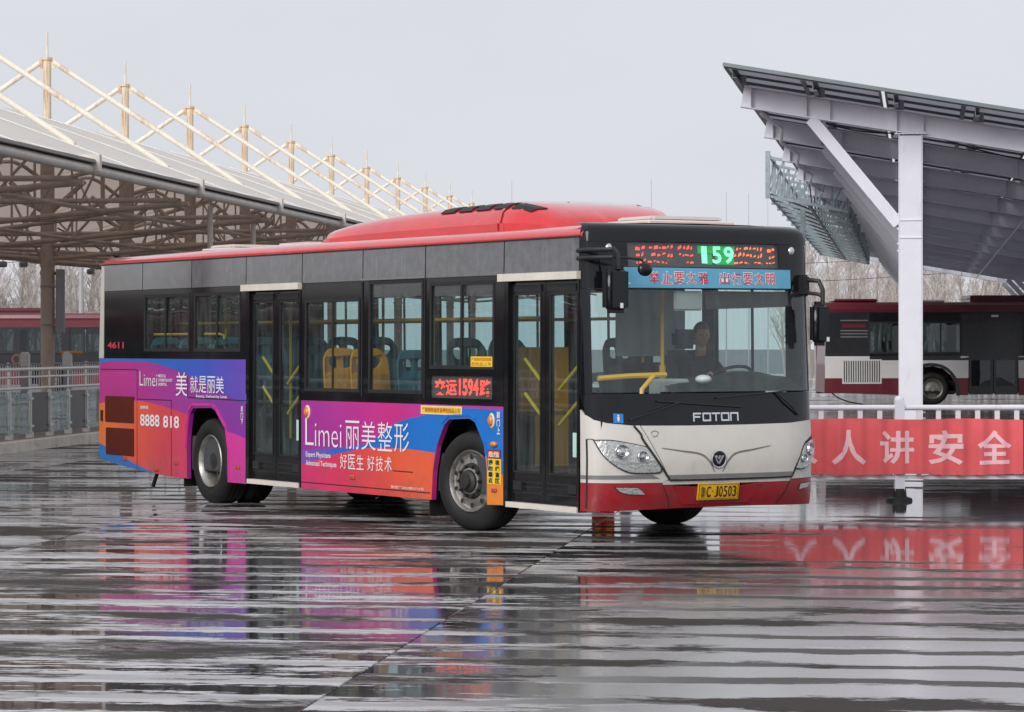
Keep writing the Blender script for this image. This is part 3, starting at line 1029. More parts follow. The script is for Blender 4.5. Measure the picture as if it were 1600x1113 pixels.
# rain pipes, speaker boxes and a cable duct on the near columns
for v in (-10.5, -6.6):
    MB().cyl((HALF - 0.6, v, 0.18), (HALF - 0.6, v, 4.5), 0.055, n=8).build('rain_pipe', 'rail_pipe', can, True)
MB().bevbox(0.21, 0.40, -0.08, 0.08, 2.05, 3.55, 0.015, 1).build('cable_duct', 'grey_steel', can)
for z in (2.25, 3.15):
    MB().cyl((0, 0, z - 0.02), (0, 0, z + 0.02), 0.182, n=16).box(0.15, 0.38, -0.09, -0.081, z - 0.02, z + 0.02).build('duct_clamp', 'grey_steel', can)
for v, du in ((0, -1.05), (0, -0.55), (7.06, -0.9), (7.06, 0.6)):
    m = MB().bevbox(du - 0.09, du + 0.09, v - 0.16, v - 0.02, 3.60, 3.74, 0.02, 2)
    m.lathe([(-0.18, 0.02), (-0.165, 0.06), (-0.15, 0.07)], 14, 'y', (du, v, 3.67))
    m.cyl((du, v - 0.09, 3.72), (du, v - 0.09, 3.86), 0.015, n=6)
    m.build('flood_lamp', 'grey_steel', can, True)
MB().tube([(0.3, -0.2, 4.5), (1.2, 1.5, 3.9), (1.9, 3.5, 3.55), (1.3, 5.5, 3.7), (0.2, 6.9, 3.9)], 0.018, 5).build('hanging_cable', 'black_matt', can)

# ================================================================== PLATFORM RAILING (front and back edge)
rl = empty('glass_railing', (U_K - 0.45, 30, 0.17))
tag(rl, 'stainless steel railing with glass panels along the kerb of the left platform', 'railing')
NP = 44
for z, r in ((1.19, 0.032), (1.055, 0.022), (0.86, 0.026)):
    MB().cyl((0, 0, z), (0, NP * 1.2, z), r, n=10).build('hand_rail', 'stainless', rl, True)
post = MB().box(-0.03, 0.03, -0.035, 0.035, 0.0, 0.80).box(-0.008, 0.008, -0.03, 0.03, 0.80, 1.19)
post.box(-0.055, 0.055, -0.06, 0.06, 0.0, 0.10)
for z in (0.18, 0.66):
    post.box(-0.045, 0.045, -0.10, 0.10, z, z + 0.04)
po = post.build('railing_post', 'stainless', rl)
pan = MB().box(-0.006, 0.006, 0.075, 1.125, 0.075, 0.78)
g0 = pan.build('glass_panel', 'rail_glass', rl)
g1 = MB().box(-0.006, 0.006, 0.075, 1.125, 0.075, 0.78).build('dark_panel', 'dark_panel', rl)
g1.location = (0, 16 * 1.2, 0)
for i in range(NP + 1):
    if i: copy_obj(po, rl, (0, i * 1.2, 0))
    if i == 0 or i == 16 or i >= NP: continue
    copy_obj(g1 if i in (18, 24, 30) else g0, rl, (0, i * 1.2, 0))

bf = empty('bar_railing', (-24.3, 45, 0.17))
tag(bf, 'low grey bar railing along the far edge of the left platform', 'railing')
for z in (0.12, 1.05):
    MB().box(-0.02, 0.02, 0, 60, z, z + 0.04).build('rail', 'grey_steel', bf)
bar = MB().box(-0.01, 0.01, -0.01, 0.01, 0.14, 1.06).build('bar', 'grey_steel', bf)
for i in range(1, 240):
    copy_obj(bar, bf, (0, i * 0.25, 0))
for i in range(0, 31):
    MB().box(-0.03, 0.03, i * 2 - 0.03, i * 2 + 0.03, 0, 1.12).build('post', 'grey_steel', bf)

# fare gates on the platform
def fare_gate(lat, D, kind):
    p = c2s(lat, D, 0.17)
    g = empty('fare_gate', p, TH)
    MB().bevbox(-0.07, 0.07, -0.10, 0.10, 0, 1.16, 0.02, 1).build('pedestal', 'grey_steel', g)
    MB().bevbox(-0.085, 0.085, -0.12, 0.12, 1.18, 1.475, 0.03, 2).build('housing', 'gate_white', g)
    if kind == 0:
        m = MB()
        pts = [(-0.165 + 0.075 * cos(t), 0.0, 1.33 + 0.085 * sin(t)) for t in [2 * pi * i / 20 for i in range(21)]]
        m.tube(pts, 0.02, 8).cyl((-0.10, 0, 1.37), (-0.07, 0, 1.38), 0.04, n=8)
        m.build('ring_sensor', 'gate_pink', g, True)
    else:
        MB().bevbox(-0.13, 0.29, -0.03, 0.03, 1.435, 1.495, 0.012, 1).build('barrier_arm', 'gate_orange', g)
    return g


tag(fare_gate(-9.35, 56.0, 0), 'white fare gate post with pink ring on its left side', 'fare gate', 'fare gates on the platform')
tag(fare_gate(-8.54, 56.0, 1), 'white fare gate post with orange arm on its top', 'fare gate', 'fare gates on the platform')

# ================================================================== RIGHT SOLAR CANOPY
TH_R = TH - radians(8.0)
pv = empty('solar_canopy', c2s((1423 - 800) / 4558.2 * 40, 40), TH_R)
tag(pv, 'white steel carport canopy with tilted solar panels above the parked bus', 'canopy')
SL = 0.172
NF = 13


def bz(x):      # top of the rafter
    return 5.34 - SL * (x + 2.26)


XL, XR = -2.3, 9.6


def hbeam(mb, p0, p1, wd, ht, up=(0, 0, 1), tf=0.016, tw=0.012):
    p0, p1 = Vector(p0), Vector(p1)
    d = (p1 - p0).normalized(); u = Vector(up)
    r = d.cross(u).normalized(); u = r.cross(d)
    h = ht / 2 - tf / 2
    mb.beam(p0 + u * h, p1 + u * h, wd, tf, u)
    mb.beam(p0 - u * h, p1 - u * h, wd, tf, u)
    mb.beam(p0, p1, tw, ht - 2 * tf - 0.001, u)
    return mb


dn = Vector((1, 0, -SL)).normalized()
rm = MB()
# tapered, bevelled near-end rafter as an H section seen from its side
hbeam(rm, (XL, 0, bz(XL) - 0.15), (XR, 0, bz(XR) - 0.15), 0.20, 0.30)
for x in (XL + 0.12, -1.42, -1.10, -0.19, 0.17, 1.62, 3.0, 4.4, 4.8, 6.5, 8.2):
    rm.beam((x, 0, bz(x) - 0.285), (x, 0, bz(x) - 0.017), 0.185, 0.012, (1, 0, 0))
rafter = rm.build('rafter', 'white_steel', pv)


def col_h(x):
    m = MB()
    zt = bz(x) - 0.31
    # web faces the camera side: flanges left and right
    m.box(x - 0.15, x + 0.15, -0.006, 0.006, 0.02, zt)
    m.box(x - 0.163, x - 0.1505, -0.15, 0.15, 0.02, zt)
    m.box(x + 0.1505, x + 0.163, -0.15, 0.15, 0.02, zt)
    m.box(x - 0.149, x + 0.149, -0.158, -0.150, 0.02, zt - 0.02)      # cover plate over the near flange edges
    m.box(x - 0.24, x + 0.24, -0.24, 0.24, -0.005, 0.02)
    m.box(x - 0.22, x + 0.22, -0.16, 0.16, zt + 0.001, zt + 0.016)
    for z in (3.22, 3.46):
        m.box(x - 0.149, x + 0.149, -0.172, -0.1585, z, z + 0.014)
    for z in (3.05, 3.15, 3.35, 3.55):
        m.cyl((x - 0.163, -0.09, z), (x - 0.185, -0.09, z), 0.014, n=6).cyl((x - 0.163, 0.09, z), (x - 0.185, 0.09, z), 0.014, n=6)
    for dx in (-0.19, -0.1, 0.1, 0.19):
        m.cyl((x + dx, -0.12, zt - 0.012), (x + dx, -0.12, zt + 0.034), 0.012, n=6)
    return m


colL = col_h(0.0).build('column', 'white_steel', pv)
colR = col_h(4.6).build('column', 'white_steel', pv)
bL = hbeam(MB(), (-0.165, 0, 3.42), (-1.36, 0, bz(-1.36) - 0.31), 0.16, 0.18, (0, 1, 0)).build('knee_brace', 'white_steel', pv)
bR = hbeam(MB(), (4.765, 0, 2.75), (6.0, 0, bz(6.0) - 0.31), 0.16, 0.18, (0, 1, 0)).build('knee_brace', 'white_steel', pv)
bC = hbeam(MB(), (4.435, 0, 2.75), (3.2, 0, bz(3.2) - 0.31), 0.16, 0.18, (0, 1, 0)).build('knee_brace', 'white_steel', pv)
for i in range(1, NF):
    for o in (rafter, colL, colR, bL, bR, bC):
        copy_obj(o, pv, (0, i * 6.0, 0))
RUN0, RUN1 = -1.05, (NF - 1) * 6.0 + 1.0
# purlins (run away from the viewer)
px = XL - 0.05
while px < XR:
    m = MB()
    zz = bz(px)
    m.box(px - 0.03, px + 0.03, RUN0 + 0.05, RUN1, zz + 0.012, zz + 0.018)
    m.box(px - 0.03, px - 0.025, RUN0 + 0.05, RUN1, zz + 0.0185, zz + 0.13)
    m.box(px - 0.024, px + 0.035, RUN0 + 0.05, RUN1, zz + 0.124, zz + 0.13)
    m.build('purlin', 'grey_steel', pv)
    px += 1.08
for i in range(NF):
    m = MB()
    px = XL - 0.05
    while px < XR:
        m.box(px + 0.036, px + 0.10, i * 6 - 0.05, i * 6 + 0.05, bz(px) + 0.002, bz(px) + 0.13)
        px += 1.08
    m.build_parts('purlin_cleat', 'grey_steel', pv)
# thin bracing rods below the rafters
for i in range(NF - 1):
    m = MB()
    m.tube([(-2.05, i * 6 + 0.1, bz(-2.05) - 0.33), (-1.9, i * 6 + 3, bz(-1.9) - 0.30), (-2.05, i * 6 + 5.9, bz(-2.05) - 0.33)], 0.028, 6)
    m.cyl((-1.2, i * 6 + 0.1, bz(-1.2) - 0.29), (-1.2, i * 6 + 5.9, bz(-1.2) - 0.29), 0.02, n=6)
    m.cyl((2.2, i * 6 + 0.1, bz(2.2) - 0.29), (2.2, i * 6 + 5.9, bz(2.2) - 0.29), 0.02, n=6)
    m.build_parts('tie_rod', 'white_steel', pv, True)
# modules
PW, PL = 2.15, 2.26
nx = 6
x00 = XL - 0.19


def module_parts(x0, y0):
    zf = lambda x: bz(x) + 0.155
    a = []
    m = MB()
    x1, y1 = x0 + PW - 0.05, y0 + PL - 0.08
    for k, (zo, t) in enumerate(((0.0, 0.03),)):
        vs = [(x, y, zf(x) + d) for d in (0, t) for x, y in ((x0, y0), (x1, y0), (x1, y1), (x0, y1))]
        m.add(vs, [(0, 1, 2, 3), (4, 5, 6, 7), (0, 1, 5, 4), (1, 2, 6, 5), (2, 3, 7, 6), (3, 0, 4, 7)])
    return m


r_mod = random.Random(3)
ny = int((RUN1 - RUN0) / PL)
cellmesh = None
for ix in range(nx):
    base = module_parts(x00 + ix * PW, RUN0)
    # frame lip below the sheet
    x0 = x00 + ix * PW; x1 = x0 + PW - 0.05; y1 = RUN0 + PL - 0.08
    for (xa, xb, ya, yb) in ((x0, x0 + 0.03, RUN0, y1), (x1 - 0.03, x1, RUN0, y1), (x0 + 0.031, x1 - 0.031, RUN0, RUN0 + 0.03), (x0 + 0.031, x1 - 0.031, y1 - 0.03, y1), (x0 + 1.02, x0 + 1.08, RUN0 + 0.031, y1 - 0.031), (x0 + 0.031, x1 - 0.031, RUN0 + 1.07, RUN0 + 1.11)):
        vs = [(x, y, bz(x) + 0.155 + d) for d in (-0.035, -0.001) for x, y in ((xa, ya), (xb, ya), (xb, yb), (xa, yb))]
        base.add(vs, [(0, 1, 2, 3), (4, 5, 6, 7), (0, 1, 5, 4), (1, 2, 6, 5), (2, 3, 7, 6), (3, 0, 4, 7)])
    o = base.build('solar_panel', 'pv_back', pv)
    o.data.materials.append(M['pv_glass']); o.data.materials.append(M['pv_lip'])
    for pl in o.data.polygons:
        if pl.normal.z > 0.9 and pl.center.z > bz(pl.center.x) + 0.17:
            pl.material_index = 1
        elif pl.center.z < bz(pl.center.x) + 0.1535:
            pl.material_index = 2
    for iy in range(1, ny):
        c = copy_obj(o, pv, (0, iy * PL, r_mod.uniform(-0.004, 0.004)))
# thin green-grey glass edge trim at the near end
MB().beam((x00 - 0.01, RUN0 - 0.03, bz(x00) + 0.165), (XR + 0.4, RUN0 - 0.03, bz(XR + 0.4) + 0.165), 0.03, 0.05).build('edge_trim', 'pv_frame', pv)
# cables slung under the panels at the first bays
for i, (xa, xb, y, sag) in enumerate(((-1.9, -0.2, 0.35, 0.12), (0.3, 2.4, 0.5, 0.1), (-1.6, 0.0, 3.2, 0.1), (0.4, 2.9, 3.4, 0.12))):
    MB().tube([(xa + (xb - xa) * t, y, bz(xa + (xb - xa) * t) - 0.05 - sag * sin(pi * t)) for t in [k / 8 for k in range(9)]], 0.012, 5).build('slung_cable', 'black_matt', pv)

# galvanised lattice girder seen left of the solar canopy
lg = empty('lattice_gantry', c2s((1200 - 800) / 4558.2 * 62, 62), TH - radians(7.6))
tag(lg, 'galvanised steel lattice gantry running back beside the solar canopy', 'gantry')
ZT = 1.774 + (539 - 241) / 4558.2 * 62
fr = MB()
fr.box(-0.05, 0.05, -0.05, 0.05, ZT - 0.95, ZT + 0.05)
fr.beam((0, 0, ZT - 0.08), (1.7, 0, ZT - 0.42), 0.06, 0.06)
fr.beam((0, 0, ZT - 0.90), (1.7, 0, ZT - 1.25), 0.06, 0.06)
for k in range(5):
    xa, xb = k * 0.34, (k + 1) * 0.34
    za, zb = ZT - 0.90 - 0.206 * xa, ZT - 0.08 - 0.2 * xb
    fr.beam((xa, 0, za), (xb, 0, zb), 0.035, 0.035)
    fr.beam((xb, 0, zb), (xb, 0, ZT - 0.90 - 0.206 * xb), 0.035, 0.035)
fo = fr.build('lattice_frame', 'galv', lg)
NL = 15
for i in range(1, NL):
    copy_obj(fo, lg, (0, i * 2.9, 0))
for x, dz in ((0, 0.0), (0, -0.86), (0.85, -0.25), (0.85, -1.08), (1.65, -0.42), (1.65, -1.22)):
    MB().box(x - 0.025, x + 0.025, 0.051, (NL - 1) * 2.9, ZT + dz - 0.025, ZT + dz + 0.025).build('long_rail', 'galv', lg)
dg_ = MB().beam((0.0, 0.08, ZT - 0.85), (0.0, 2.82, ZT - 0.05), 0.03, 0.03).beam((0.85, 0.08, ZT - 0.30), (0.85, 2.82, ZT - 1.05), 0.03, 0.03).beam((1.65, 0.08, ZT - 0.45), (1.65, 2.82, ZT - 1.2), 0.03, 0.03).beam((0.05, 0.08, ZT - 0.86), (0.85, 2.82, ZT - 1.08), 0.03, 0.03)
do = dg_.build('diagonal_set', 'galv', lg)
for i in range(1, NL - 1):
    copy_obj(do, lg, (0, i * 2.9, 0))
for y in (4.0,):
    MB().box(0.54, 0.66, y + 0.06, y + 0.2, 0, ZT - 1.0).box(0.35, 0.85, y - 0.1, y + 0.4, 0, 0.03).build('support_post', 'galv', lg)

# ================================================================== BARRIER WITH BANNER
FD = 33.0


def fence_section(px0, px1, label, left_post):
    lat0 = (px0 - 800) / 4558.2 * FD; lat1 = (px1 - 800) / 4558.2 * FD
    f = empty('traffic_barrier', c2s(lat0, FD), TH)
    L_ = lat1 - lat0
    MB().cyl((0.0, 0, 1.055), (L_, 0, 1.055), 0.032, n=10).build('top_rail', 'white_steel', f, True)
    MB().box(0, L_, -0.025, 0.025, 0.245, 0.285).build('bottom_rail', 'white_steel', f)
    n = int(round(L_ / 0.2295))
    pk = MB().box(-0.028, 0.028, -0.012, 0.012, 0.286, 1.022)
    p0 = None
    for i in range(1, n):
        if p0 is None:
            p0 = pk.build('picket', 'white_steel', f); p0.location = (i * L_ / n, 0, 0)
        else:
            copy_obj(p0, f, (i * L_ / n, 0, 0))
    ends = [L_] if not left_post else [0.0, L_]
    for x in ends:
        MB().box(x - 0.055, x + 0.055, -0.0555, 0.0555, 0.10, 1.14).sphere((x, 0, 1.145), 0.055, 0.055, 0.045).build('post', 'white_steel', f)
        m = MB()
        m.lathe([(0.0, 0.15), (0.03, 0.145), (0.05, 0.085), (0.14, 0.075), (0.14, 0.0)], 20, 'z', (x, 0, 0.0))
        m.build('rubber_foot', 'rubber', f, True)
    tag(f, label, 'barrier', 'white traffic barriers')
    return f


fence_section(977, 1405, 'white steel barrier section half hidden behind the front of the bus', True)
fence_section(1405, 1833, 'white steel barrier section right of the rubber footed post', False)

lat0 = (1123 - 800) / 4558.2 * FD; lat1 = (1596 - 800) / 4558.2 * FD
ban = empty('red_banner', c2s(lat0, FD), TH)
tag(ban, 'red cloth safety slogan banner with pale characters tied to the white barrier', 'banner')
BL = lat1 - lat0


def bfn(a, b, off=0.0):
    s = (a + lat0 - (1405 - 800) / 4558.2 * FD) / 0.2295
    y = -0.080 - 0.045 * abs(cos(pi * s)) ** 2.5 + 0.020 - 0.010 * sin(2 * pi * a / 1.7 + b * 5) * (b - 0.3)
    return (a, y - off, b + 0.006 * sin(a * 5.1) * (1 if b > 0.6 else -1))


MB().patch([(0, 0.305), (BL, 0.300), (BL, 0.925), (0, 0.935)], bfn, 0, 0.003, 0, [(0, i * 0.02295) for i in range(1, 150)] + [(1, 0.45), (1, 0.6), (1, 0.75)]).build('cloth', 'banner_red', ban, True)
m = MB()
for ch, cx in (('人', 1249), ('人', 1325), ('讲', 1400), ('安', 1476), ('全', 1552)):
    a = (cx - 800) / 4558.2 * FD - lat0
    text_on(m, ch, bfn, a - 0.195, a + 0.195, 0.415, 0.80, 0.005, 0.022, cuts=[i * 0.02295 for i in range(150)])
m.build('lettering', 'banner_text', ban)
ban2 = empty('blue_banner', c2s((1600.5 - 800) / 4558.2 * FD, FD), TH)
MB().patch([(0, 0.30), (1.0, 0.30), (1.0, 0.80), (0, 0.80)], lambda a, b, o: (a, -0.085 - 0.01 * cos(a * 27) - o, b), 0, 0.003, 0, [(0, i * 0.05) for i in range(1, 20)]).build('cloth', 'banner_blue', ban2, True)
tag(ban2, 'dark blue banner at the right end of the red banner', 'banner')

# red box behind the bus nose, mirrored in the wet ground
fb = empty('fire_box', c2s((942 - 800) / 4558.2 * 31.5, 31.5), TH)
tag(fb, 'small red box mirrored in the puddle under the bus front', 'box')
MB().bevbox(-0.12, 0.12, -0.1, 0.1, 0.0, 0.52, 0.01, 1).build('box_body', 'fire_red', fb)
for x in (-0.06, 0.06):
    MB().box(x - 0.03, x + 0.03, -0.104, -0.1005, 0.15, 0.4).build('yellow_mark', 'sticker_yellow', fb)


# ================================================================== BARE TREES
def make_tree(seed, h):
    rnd = random.Random(seed)
    tr, cr = MB(), MB()

    def branch(p, d, ln, r, lvl):
        nseg = 4 if lvl < 2 else 3
        pts = [p]; rs = [r]
        q = Vector(p); dd = Vector(d)
        for i in range(nseg):
            dd = (dd + Vector((rnd.uniform(-1, 1), rnd.uniform(-1, 1), rnd.uniform(-0.1, 0.5))) * (0.10 if lvl == 0 else 0.16)).normalized()
            q = q + dd * (ln / nseg)
            pts.append(q.copy()); rs.append(max(r * (1 - 0.8 * (i + 1) / nseg), 0.009))
        (tr if lvl == 0 else cr).tube(pts, rs, 6 if lvl == 0 else (4 if lvl == 1 else 3), cap=False)
        if lvl >= 3:
            return
        nb = {0: 22, 1: 7, 2: 4}[lvl]
        for i in range(nb):
            t = rnd.uniform(0.22 if lvl == 0 else 0.15, 1.0)
            k = min(int(t * nseg), nseg - 1)
            f = t * nseg - k
            bp = pts[k].lerp(pts[k + 1], f)
            ang = rnd.uniform(0, 2 * pi)
            side = Vector((cos(ang), sin(ang), 0))
            nd = (side * rnd.uniform(0.45, 0.75) + Vector((0, 0, 1)) * rnd.uniform(0.6, 1.1)).normalized()
            branch(bp, nd, ln * (0.36 if lvl == 0 else 0.46) * rnd.uniform(0.6, 1.15) * (1.2 - 0.6 * t), max(rs[k] * 0.42, 0.010), lvl + 1)
    branch(Vector((0, 0, -0.1)), Vector((0, 0, 1)), h, h * 0.016, 0)
    return tr, cr


tree_protos = []
for sd in range(6):
    tr, cr = make_tree(40 + sd, 8.5)
    tree_protos.append((tr, cr))
tree_meshes = []
for tr, cr in tree_protos:
    mes = []
    for mb, nm, mt in ((tr, 'trunk', 'bark'), (cr, 'crown', 'twig')):
        me = bpy.data.meshes.new(nm); me.from_pydata(mb.v, [], mb.f); me.materials.append(M[mt]); mes.append(me)
    tree_meshes.append(mes)


def tree(lat, D, k, sc, rz, label, group):
    t = empty('bare_tree', c2s(lat, D), rz)
    t.scale = (sc, sc, sc)
    for me, nm in zip(tree_meshes[k % 6], ('trunk', 'crown')):
        o = bpy.data.objects.new(nm, me); COL.objects.link(o); o.parent = t
    tag(t, label, 'tree', group)


rt = random.Random(11)
for i in range(44):      # left, behind the far bus
    D = rt.uniform(150, 185)
    x = -130 + 330 * (i + rt.uniform(-0.4, 0.4)) / 44
    tree((x - 800) / 4558.2 * D, D, rt.randrange(6), rt.uniform(0.62, 0.98), rt.uniform(0, 6.28), 'bare winter tree in the row behind the maroon bus on the left', 'bare trees on the left')
for i in range(64):      # right, under the solar roof
    D = rt.uniform(150, 185)
    x = 1225 + 460 * (i + rt.uniform(-0.4, 0.4)) / 64
    tree((x - 800) / 4558.2 * D, D, rt.randrange(6), rt.uniform(0.62, 0.92), rt.uniform(0, 6.28), 'bare winter tree in the row behind the parked bus on the right', 'bare trees on the right')

# thin masts standing above the bus roof
for i, (x, yt, D) in enumerate(((800, 298, 150), (1018, 296, 150), (1135, 316, 150), (1170, 318, 155), (1200, 326, 150))):
    zt = 1.774 + (539 - yt) / 4558.2 * D
    p = empty('thin_mast', c2s((x - 800) / 4558.2 * D, D))
    MB().cyl((0, 0, 0), (0, 0, zt), 0.04, 0.014, n=6).build('mast_pole', 'pole', p)
    MB().cyl((0, 0, zt), (0, 0, zt + 0.5), 0.012, n=5).build('mast_tip', 'pole', p)
    tag(p, ['thin grey mast above the middle of the bus roof', 'thin grey mast above the front roof hatch of the bus', 'leftmost of three thin masts above the bus front',
            'middle one of three thin masts above the bus front', 'rightmost of three thin masts above the bus front'][i], 'mast', 'thin masts behind the bus')

# power line pole and wires on the left
up = empty('power_pole', c2s((127 - 800) / 4558.2 * 135, 135), TH)
tag(up, 'power line pole with cross arms among bare trees on the left', 'pole')
MB().cyl((0, 0, 0), (0, 0, 6.35), 0.14, 0.09, n=8).build('pole_shaft', 'pole', up, True)
for z, wd in ((6.15, 0.6), (5.6, 0.8)):
    MB().box(-wd, wd, -0.15, -0.09, z, z + 0.07).build('cross_arm', 'pole', up)
    for x in (-wd * 0.9, -wd * 0.35, wd * 0.35, wd * 0.9):
        MB().lathe([(0, 0.02), (0.02, 0.05), (0.06, 0.03), (0.09, 0.05), (0.14, 0.02), (0.16, 0.0)], 8, 'z', (x, -0.12, z + 0.07)).build('insulator', 'gate_white', up)
for j, (x, z) in enumerate(((-0.54, 6.38), (0.54, 6.38), (-0.72, 5.83))):
    wpts = []
    for t in [k / 12 for k in range(13)]:
        wpts.append((x - 30 * t, -0.12 - 3 * t, z - 1.2 * t - 1.6 * sin(pi * t) * 0.3))
    MB().tube(wpts, 0.014, 4).build('wire', 'wire', up)
    wpts = [(x + 26 * t, -0.12 + 6 * t, z - 0.6 * sin(pi * t)) for t in [k / 12 for k in range(13)]]
    MB().tube(wpts, 0.014, 4).build('wire', 'wire', up)
ur = empty('power_pole', c2s((1700 - 800) / 4558.2 * 135, 135), TH)
tag(ur, 'power line pole beyond the right canopy carrying the wires over the parked bus', 'pole')
MB().cyl((0, 0, 0), (0, 0, 6.6), 0.14, 0.09, n=8).build('pole_shaft', 'pole', ur, True)
MB().box(-0.6, 0.6, -0.15, -0.09, 6.3, 6.37).build('cross_arm', 'pole', ur)
for x, z in ((-0.5, 6.45), (-0.5, 5.6)):
    MB().tube([(x - 26 * t, -0.12, z - 0.9 * t - 0.5 * sin(pi * t)) for t in [k / 12 for k in range(13)]], 0.014, 4).build('wire', 'wire', ur)

# ================================================================== THE BUS
BUS_P = c2s(1.75, 26.608)
bus = empty('city_bus', BUS_P, TH - radians(58.82))
tag(bus, 'red roofed city bus with pink, blue and orange side advert and beige front', 'bus')
HW = 1.25


def tumble(z):
    return max(0.0, z - 1.2) * 0.009 + max(0.0, z - 2.42) * 0.011


def sideR(x, z, off=0.0):
    return (x, -(HW - tumble(z)) - off, z)


def sideL(x, z, off=0.0):
    return (x, (HW - tumble(z)) + off, z)


A_TAB = [(0.28, 0.15), (0.42, 0.20), (0.55, 0.215), (0.75, 0.225), (0.95, 0.20), (1.06, 0.175), (1.33, 0.15), (2.27, 0.06), (2.70, 0.02), (2.78, 0.0)]
PE = 3.0


def FX(y, z):
    h = HW - tumble(z)
    t = min(1.0, abs(y) / h)
    A = interp(A_TAB, z)
    return A - (A + 0.16) * (1 - (1 - t ** PE) ** (1 / PE))


def front(y, z, off=0.0):
    h = HW - tumble(z)
    e = 0.002
    yy = max(-h + e * 1.5, min(h - e * 1.5, y))
    dy = (FX(yy + e, z) - FX(yy - e, z)) / (2 * e)
    dz = (FX(yy, z + e) - FX(yy, z - e)) / (2 * e)
    n = Vector((1, -dy, -dz)).normalized()
    x = FX(y, z)
    return (x + n.x * off, y + n.y * off, z + n.z * off)


FCUT = [(0, s * v) for s in (-1, 1) for v in (0.25, 0.5, 0.7, 0.85, 0.97, 1.05, 1.11, 1.155, 1.185, 1.205, 1.22, 1.232, 1.241)]


def fpatch(outline, off=0.0, thick=0.02, zc=()):
    return MB().patch(outline, front, off, thick, 0, FCUT + [(1, z) for z in zc])


def hw(z):
    return HW - tumble(z)


def front_band(z0, z1, zs=None, top=None):
    """outline for a band across the whole front"""
    return [(-hw(z0), z0), (hw(z0), z0), (hw(z1), z1), (-hw(z1), z1)]


# ---- lower side panels (right)
skirt = [(-10.98, 0.40), (-10.4, 0.345), (-9.75, 0.30), (-9.0, 0.262), (-8.46, 0.255)]
archR = smooth_curve([(-8.46, 0.255), (-8.465, 0.62), (-8.43, 0.85)], 3)[:-1] + [(-8.385, 1.00), (-8.30, 1.06), (-7.82, 1.07), (-7.72, 1.04), (-7.47, 0.84), (-7.405, 0.62), (-7.40, 0.255)]
rear_panel = [(-10.98, 1.615)] + skirt[:-1] + archR + [(-6.92, 0.255), (-6.92, 1.615)]
MB().patch(rear_panel, sideR, 0, 0.05, 0).build('rear_side_panel', 'ad_magenta', bus)
archF = [(-2.83, 0.265), (-2.80, 0.55), (-2.72, 0.80), (-2.58, 1.00), (-2.48, 1.055), (-2.10, 1.07), (-2.00, 1.04), (-1.83, 0.83), (-1.775, 0.60), (-1.775, 0.265)]
mid_panel = [(-5.61, 1.19), (-5.61, 0.26)] + archF + [(-1.475, 0.275), (-1.475, 1.195)]
MB().patch(mid_panel, sideR, 0, 0.05, 0).build('front_side_panel', 'ad_purple_mid', bus)


def decal(name, outline, mt, off=0.002, fn=sideR, par=None):
    return MB().patch(outline, fn, off, 0.0, 0).build(name, mt, par or bus)


c = smooth_curve([(-10.975, 1.55), (-10.64, 1.58), (-9.9, 1.58), (-9.32, 1.56), (-8.77, 1.49), (-8.37, 1.42), (-7.71, 1.28), (-7.18, 1.17), (-6.922, 1.13)], 5)
decal('advert_blue_wave', c + [(-6.922, 1.614), (-10.975, 1.614)], 'ad_blue_rear')
c = smooth_curve([(-10.978, 1.07), (-10.33, 1.12), (-9.61, 1.11), (-9.05, 1.06), (-8.62, 1.01), (-8.40, 0.97)], 5)
decal('advert_orange_wave', c + [(-8.435, 0.85), (-8.466, 0.62), (-8.462, 0.256), (-9.0, 0.263), (-9.75, 0.301), (-10.4, 0.346), (-10.978, 0.402)], 'ad_orange_rear')
c = smooth_curve([(-10.978, 0.59), (-10.5, 0.50), (-9.84, 0.36), (-9.3, 0.28)], 5)
decal('advert_low_blue_wave', c + [(-9.75, 0.302), (-10.4, 0.347), (-10.978, 0.403)], 'ad_blue_low', 0.004)
decal('advert_pink_corner', [(-7.46, 0.825), (-7.2, 0.795), (-6.922, 0.75), (-6.922, 0.256), (-7.398, 0.256), (-7.403, 0.62)], 'ad_pink_rear')
up_c = smooth_curve([(-5.609, 0.67), (-4.75, 0.715), (-4.2, 0.77), (-3.89, 0.86), (-3.53, 1.0), (-3.1, 1.07), (-2.86, 1.10), (-2.51, 1.15), (-2.08, 1.17), (-1.477, 1.16)], 4)
lo_c = smooth_curve([(-5.609, 0.51), (-5.2, 0.58), (-4.73, 0.66), (-4.17, 0.725), (-3.81, 0.74), (-3.36, 0.745), (-2.87, 0.73), (-2.755, 0.72)], 4)
decal('advert_blue_band', lo_c + [(-2.722, 0.80), (-2.582, 1.002), (-2.482, 1.057), (-2.10, 1.072), (-1.998, 1.042), (-1.828, 0.83), (-1.80, 0.73), (-1.477, 0.56)] + up_c[::-1], 'ad_blue_mid')
decal('advert_red_field', lo_c + [(-2.80, 0.55), (-2.828, 0.266), (-5.609, 0.261)], 'ad_red_mid')
decal('advert_orange_field', [(-1.80, 0.735), (-1.773, 0.60), (-1.773, 0.267), (-1.477, 0.276), (-1.477, 0.555)], 'ad_orange_front')
# panel joints and wheel-arch lips
def strip(pts, wd, fn, off, name, mt, thick=0.0):
    m = MB()
    for (a, b), (c_, d) in zip(pts, pts[1:]):
        dx, dz = c_ - a, d - b
        L_ = sqrt(dx * dx + dz * dz)
        nx_, nz_ = -dz / L_ * wd / 2, dx / L_ * wd / 2
        ex, ez = dx / L_ * wd / 2 * 0.9, dz / L_ * wd / 2 * 0.9
        m.patch([(a - ex + nx_, b - ez + nz_), (a - ex - nx_, b - ez - nz_), (c_ + ex - nx_, d + ez - nz_), (c_ + ex + nx_, d + ez + nz_)], fn, off, thick)
    return m.build(name, mt, bus)


